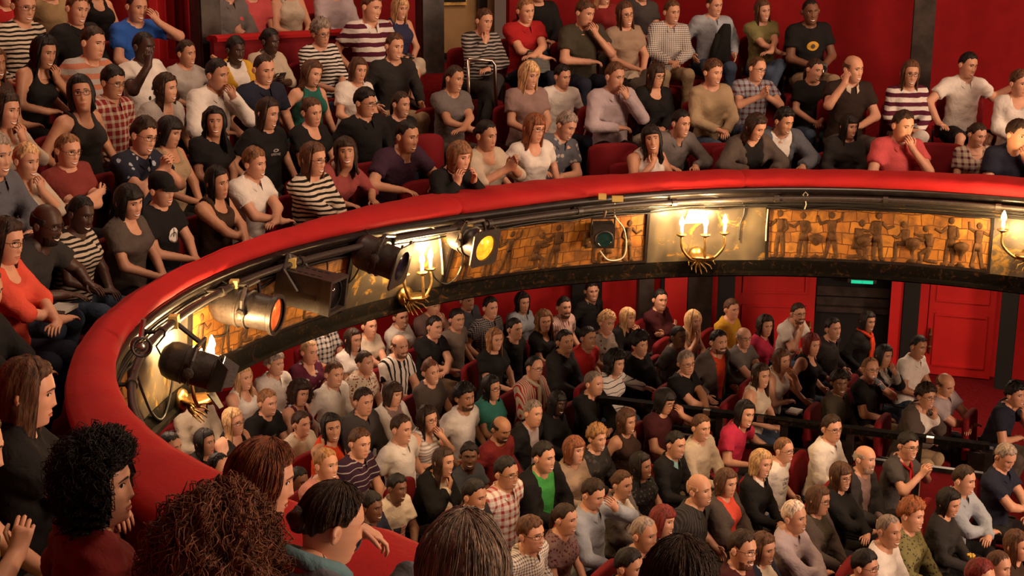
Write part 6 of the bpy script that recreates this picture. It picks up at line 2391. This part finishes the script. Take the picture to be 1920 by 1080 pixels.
# empty seats that show between people in the front row of the balcony
for u, v, lab in ((1168, 285, 'empty red velvet seat between the floral shirt and the white sleeveless top, front balcony row'),
                  (1762, 285, 'empty red velvet seat between the pink polo and the plaid blouse, front balcony row'),
                  (1354, 284, 'empty red velvet seat between the grey shirt and the brown blazer, front balcony row'),
                  (812, 268, 'empty red velvet seat between the purple T-shirt and the cheeks-in-hands person')):
    for t in np.arange(6, 16, .03):
        p = np.array(ray(u, v)) * t + np.array([0, 0, Z0])
        if p[2] - .78 <= floor_under('B', p[0], p[1]): break
    put_seat(p[0], p[1], floor_under('B', p[0], p[1]), math.atan2(CY - p[1], CX - p[0]), lab, 'seats on the balcony')


# ------------------------------------------------------------------ things held, worn or laid down
def by(uv): return next(x for x in DONE if x[0]['uv'] == uv)


def held(uv, side, name, label, cat, build, off=(0, 0, 0), lap=False):
    c, r, arms, TL, HM = by(uv)
    M = Matrix.Translation(r.location) @ Matrix.Rotation(r.rotation_euler[2], 4, 'Z') @ Matrix.Diagonal((*r.scale, 1))
    if lap: p = Vector(off)
    else:
        S, E, Wp, fd, pn, sd, cu = arms[0 if side > 0 else 1]
        p = Vector(Wp + fd * .085 + unit(pn) * .022) + Vector(off)
    e = empty(name, tuple(M @ p), r.rotation_euler[2], label, cat)
    e.scale = r.scale
    build(e)
    return e


def b_phone(e): MB().box((0, 0, 0), (.07, .012, .13), rot3(-.6)).build('case', M_blackmetal, e); MB().box((0, -.006, .0), (.06, .006, .11), rot3(-.6)).build('screen', M_lens, e)


def rot3(a): return Matrix.Rotation(a, 3, 'X')


def b_bottle(e):
    R = Vector((.20, -.70, .68))
    smooth_angle(MB().lathe([(.010, .075), (.011, .06), (.022, .035), (.023, -.02), (.020, -.028), (.023, -.036), (.023, -.085), (.014, -.095), (.001, -.095)], (0, 0, 0), R, 16).build('bottle_body', M_bottle, e, True))
    MB().lathe([(.012, .072), (.012, .09), (.001, .091)], (0, 0, 0), R, 12).build('cap', M_white, e)


def b_bag(e):
    smooth_angle(MB().box((0, 0, .05), (.30, .17, .16), taper=.75).build('bag_body', M_leather, e, False))
    MB().box((0, .088, .07), (.26, .012, .10), rot3(.2)).build('flap', M_leather, e)
    MB().tube([(-.12, 0, .12), (-.08, .02, .19), (.08, .02, .19), (.12, 0, .12)], .010, 6).build('strap', M_leather, e, True)


def b_cloth(mat_col, w, d_, hgt, seed):
    def f(e):
        rr = np.random.default_rng(seed)
        n = 22; V, F = [], []
        ph_ = rr.uniform(0, 6, 6)
        for s_ in (1, 0):
            for i in range(n):
                for j in range(n):
                    x, y = (i / (n - 1) - .5), (j / (n - 1) - .5)
                    ed = max(0, 1 - (2 * max(abs(x), abs(y))) ** 4)
                    z = hgt * ed * (.7 + .35 * math.sin(9 * x + ph_[0]) * math.sin(7 * y + ph_[1]) + .2 * math.sin(21 * x + 13 * y + ph_[2])) if s_ else -.01
                    V.append((x * w * (1 + .08 * math.sin(8 * y + ph_[3])), y * d_ * (1 + .08 * math.sin(7 * x + ph_[4])), z))
        for s_ in (0, 1):
            for i in range(n - 1):
                for j in range(n - 1):
                    a_ = s_ * n * n + i * n + j
                    q = (a_, a_ + n, a_ + n + 1, a_ + 1)
                    F.append(q if s_ == 0 else q[::-1])
        o = link('folded_cloth', mesh_data('folded_cloth', np.array(V), F, (CLOTH[''],)), e)
        o.color = (*CC[mat_col], 1)
    return f


def b_hang(e):                                 # a jacket held up by its collar
    n, m = 16, 14; V, F = [], []
    for j in range(m):
        t = j / (m - 1)
        w = .035 + .10 * t ** .7
        for k in range(n):
            g = 2 * math.pi * k / n
            q = 1 + .16 * math.sin(3 * g + 5 * t) + .1 * math.sin(5 * g + 2)
            V.append((w * q * math.cos(g) - .03 + .08 * t, .05 * q * math.sin(g), .13 - .42 * t))
    for j in range(m - 1):
        for k in range(n): F.append((j * n + k, (j + 1) * n + k, (j + 1) * n + (k + 1) % n, j * n + (k + 1) % n))
    F.append(tuple(range(n))); F.append(tuple((m - 1) * n + k for k in range(n - 1, -1, -1)))
    o = link('jacket_body', mesh_data('jacket_body', np.array(V), F, (CLOTH[''],)), e); o.color = (*CC['black'], 1)
    mb = MB().tube([(.06, 0, .02), (.10, .03, -.12), (.13, .03, -.26)], .034, 8, .028)
    o = mb.build('sleeve', CLOTH[''], e, True); o.color = (*CC['black'], 1)


def b_camera(e):
    MB().box((0, 0, 0), (.13, .06, .085)).build('camera_body', M_blackmetal, e)
    smooth_angle(MB().lathe([(.001, 0), (.034, 0), (.036, .03), (.032, .07), (.001, .068)], (0, .028, -.004), (0, 1, 0), 18).build('camera_lens', M_lens, e, True))
    MB().box((0, 0, .05), (.05, .05, .03), taper=.7).build('viewfinder', M_blackmetal, e)


def b_flower(e):
    MB().tube([(0, 0, -.10), (.005, 0, 0)], .004, 6).build('stem', M_stem, e, True)
    for k in range(7):
        g = k * 2 * math.pi / 7
        d_ = Vector((math.cos(g), math.sin(g), .7)).normalized()
        MB().lathe([(.002, 0), (.014, .02), (.012, .035), (.001, .045)], (.005, 0, 0), d_, 7).build('petal', M_petal, e, True)


def b_book(e):
    MB().box((0, 0, 0), (.17, .13, .018)).build('pages', M_paper, e)
    MB().box((0, 0, .011), (.176, .136, .004)).build('cover', M_white, e)


M_bottle = plain('clear_blue_plastic', (.16, .19, .24), .12, spec=.7)
M_leather = plain('black_leather', (.014, .012, .011), .45, nscale=30, namp=.4, bumpy=.2)
M_stem = plain('green_stem', (.03, .09, .02), .6)
M_petal = plain('yellow_petal', (.70, .45, .06), .6)
held((507, 77), 1, 'mobile_phone', 'dark mobile phone held by the person in the cream V-neck blouse', 'phone', b_phone)
held((1632, 692), -1, 'water_bottle', 'small plastic water bottle at the lips of the person in the black T-shirt, stalls', 'bottle', b_bottle)
held((986, 20), 1, 'shoulder_bag', 'black shoulder bag on the lap of the person in the bright red polo', 'bag', b_bag, (.02, .27, HIPZ + .10), True)
held((1340, 9), -1, 'hanging_jacket', 'black jacket held up in front of the pale blue-grey shirt', 'jacket', b_hang, (-.05, .30, .80), True)
held((750, 15), 1, 'camera_kit', 'black camera on the lap of the person in the sleeveless navy top', 'camera', b_camera, (.02, .26, HIPZ + .14), True)
held((1520, 22), 1, 'compact_camera', 'small dark camera in the hands of the person with the yellow oval print', 'camera', b_camera, (.0, .30, HIPZ + .15), True)
held((542, -28), 1, 'folded_jacket', 'crumpled beige jacket on the lap of the person in the cream top, box', 'jacket', b_cloth('beige', .42, .36, .13, 1), (0, .25, HIPZ + .08), True)
held((1230, 142), 1, 'folded_cardigan', 'folded cream cardigan on the lap below the black scoop-neck jumper', 'jacket', b_cloth('cream', .30, .28, .08, 2), (0, .25, HIPZ + .08), True)
held((1172, 27), 1, 'folded_shawl', 'folded beige shawl on the lap below the beige V-neck top', 'shawl', b_cloth('creamd', .36, .28, .08, 3), (0, .26, HIPZ + .08), True)
held((1780, 942), 1, 'yellow_flower', 'yellow flower held by the person in the black cardigan, stalls', 'flower', b_flower, (0, .30, HIPZ + .24), True)
held((1466, 676), 1, 'programme_booklet', 'white programme booklet on the lap of the person in the sleeveless white top', 'booklet', b_book, (-.04, .30, HIPZ + .10), True)
held((88, 420), -1, 'yellow_ticket', 'small yellow paper ticket on the lap of the person in the charcoal T-shirt', 'ticket', b_book, (-.05, .28, HIPZ + .10), True)
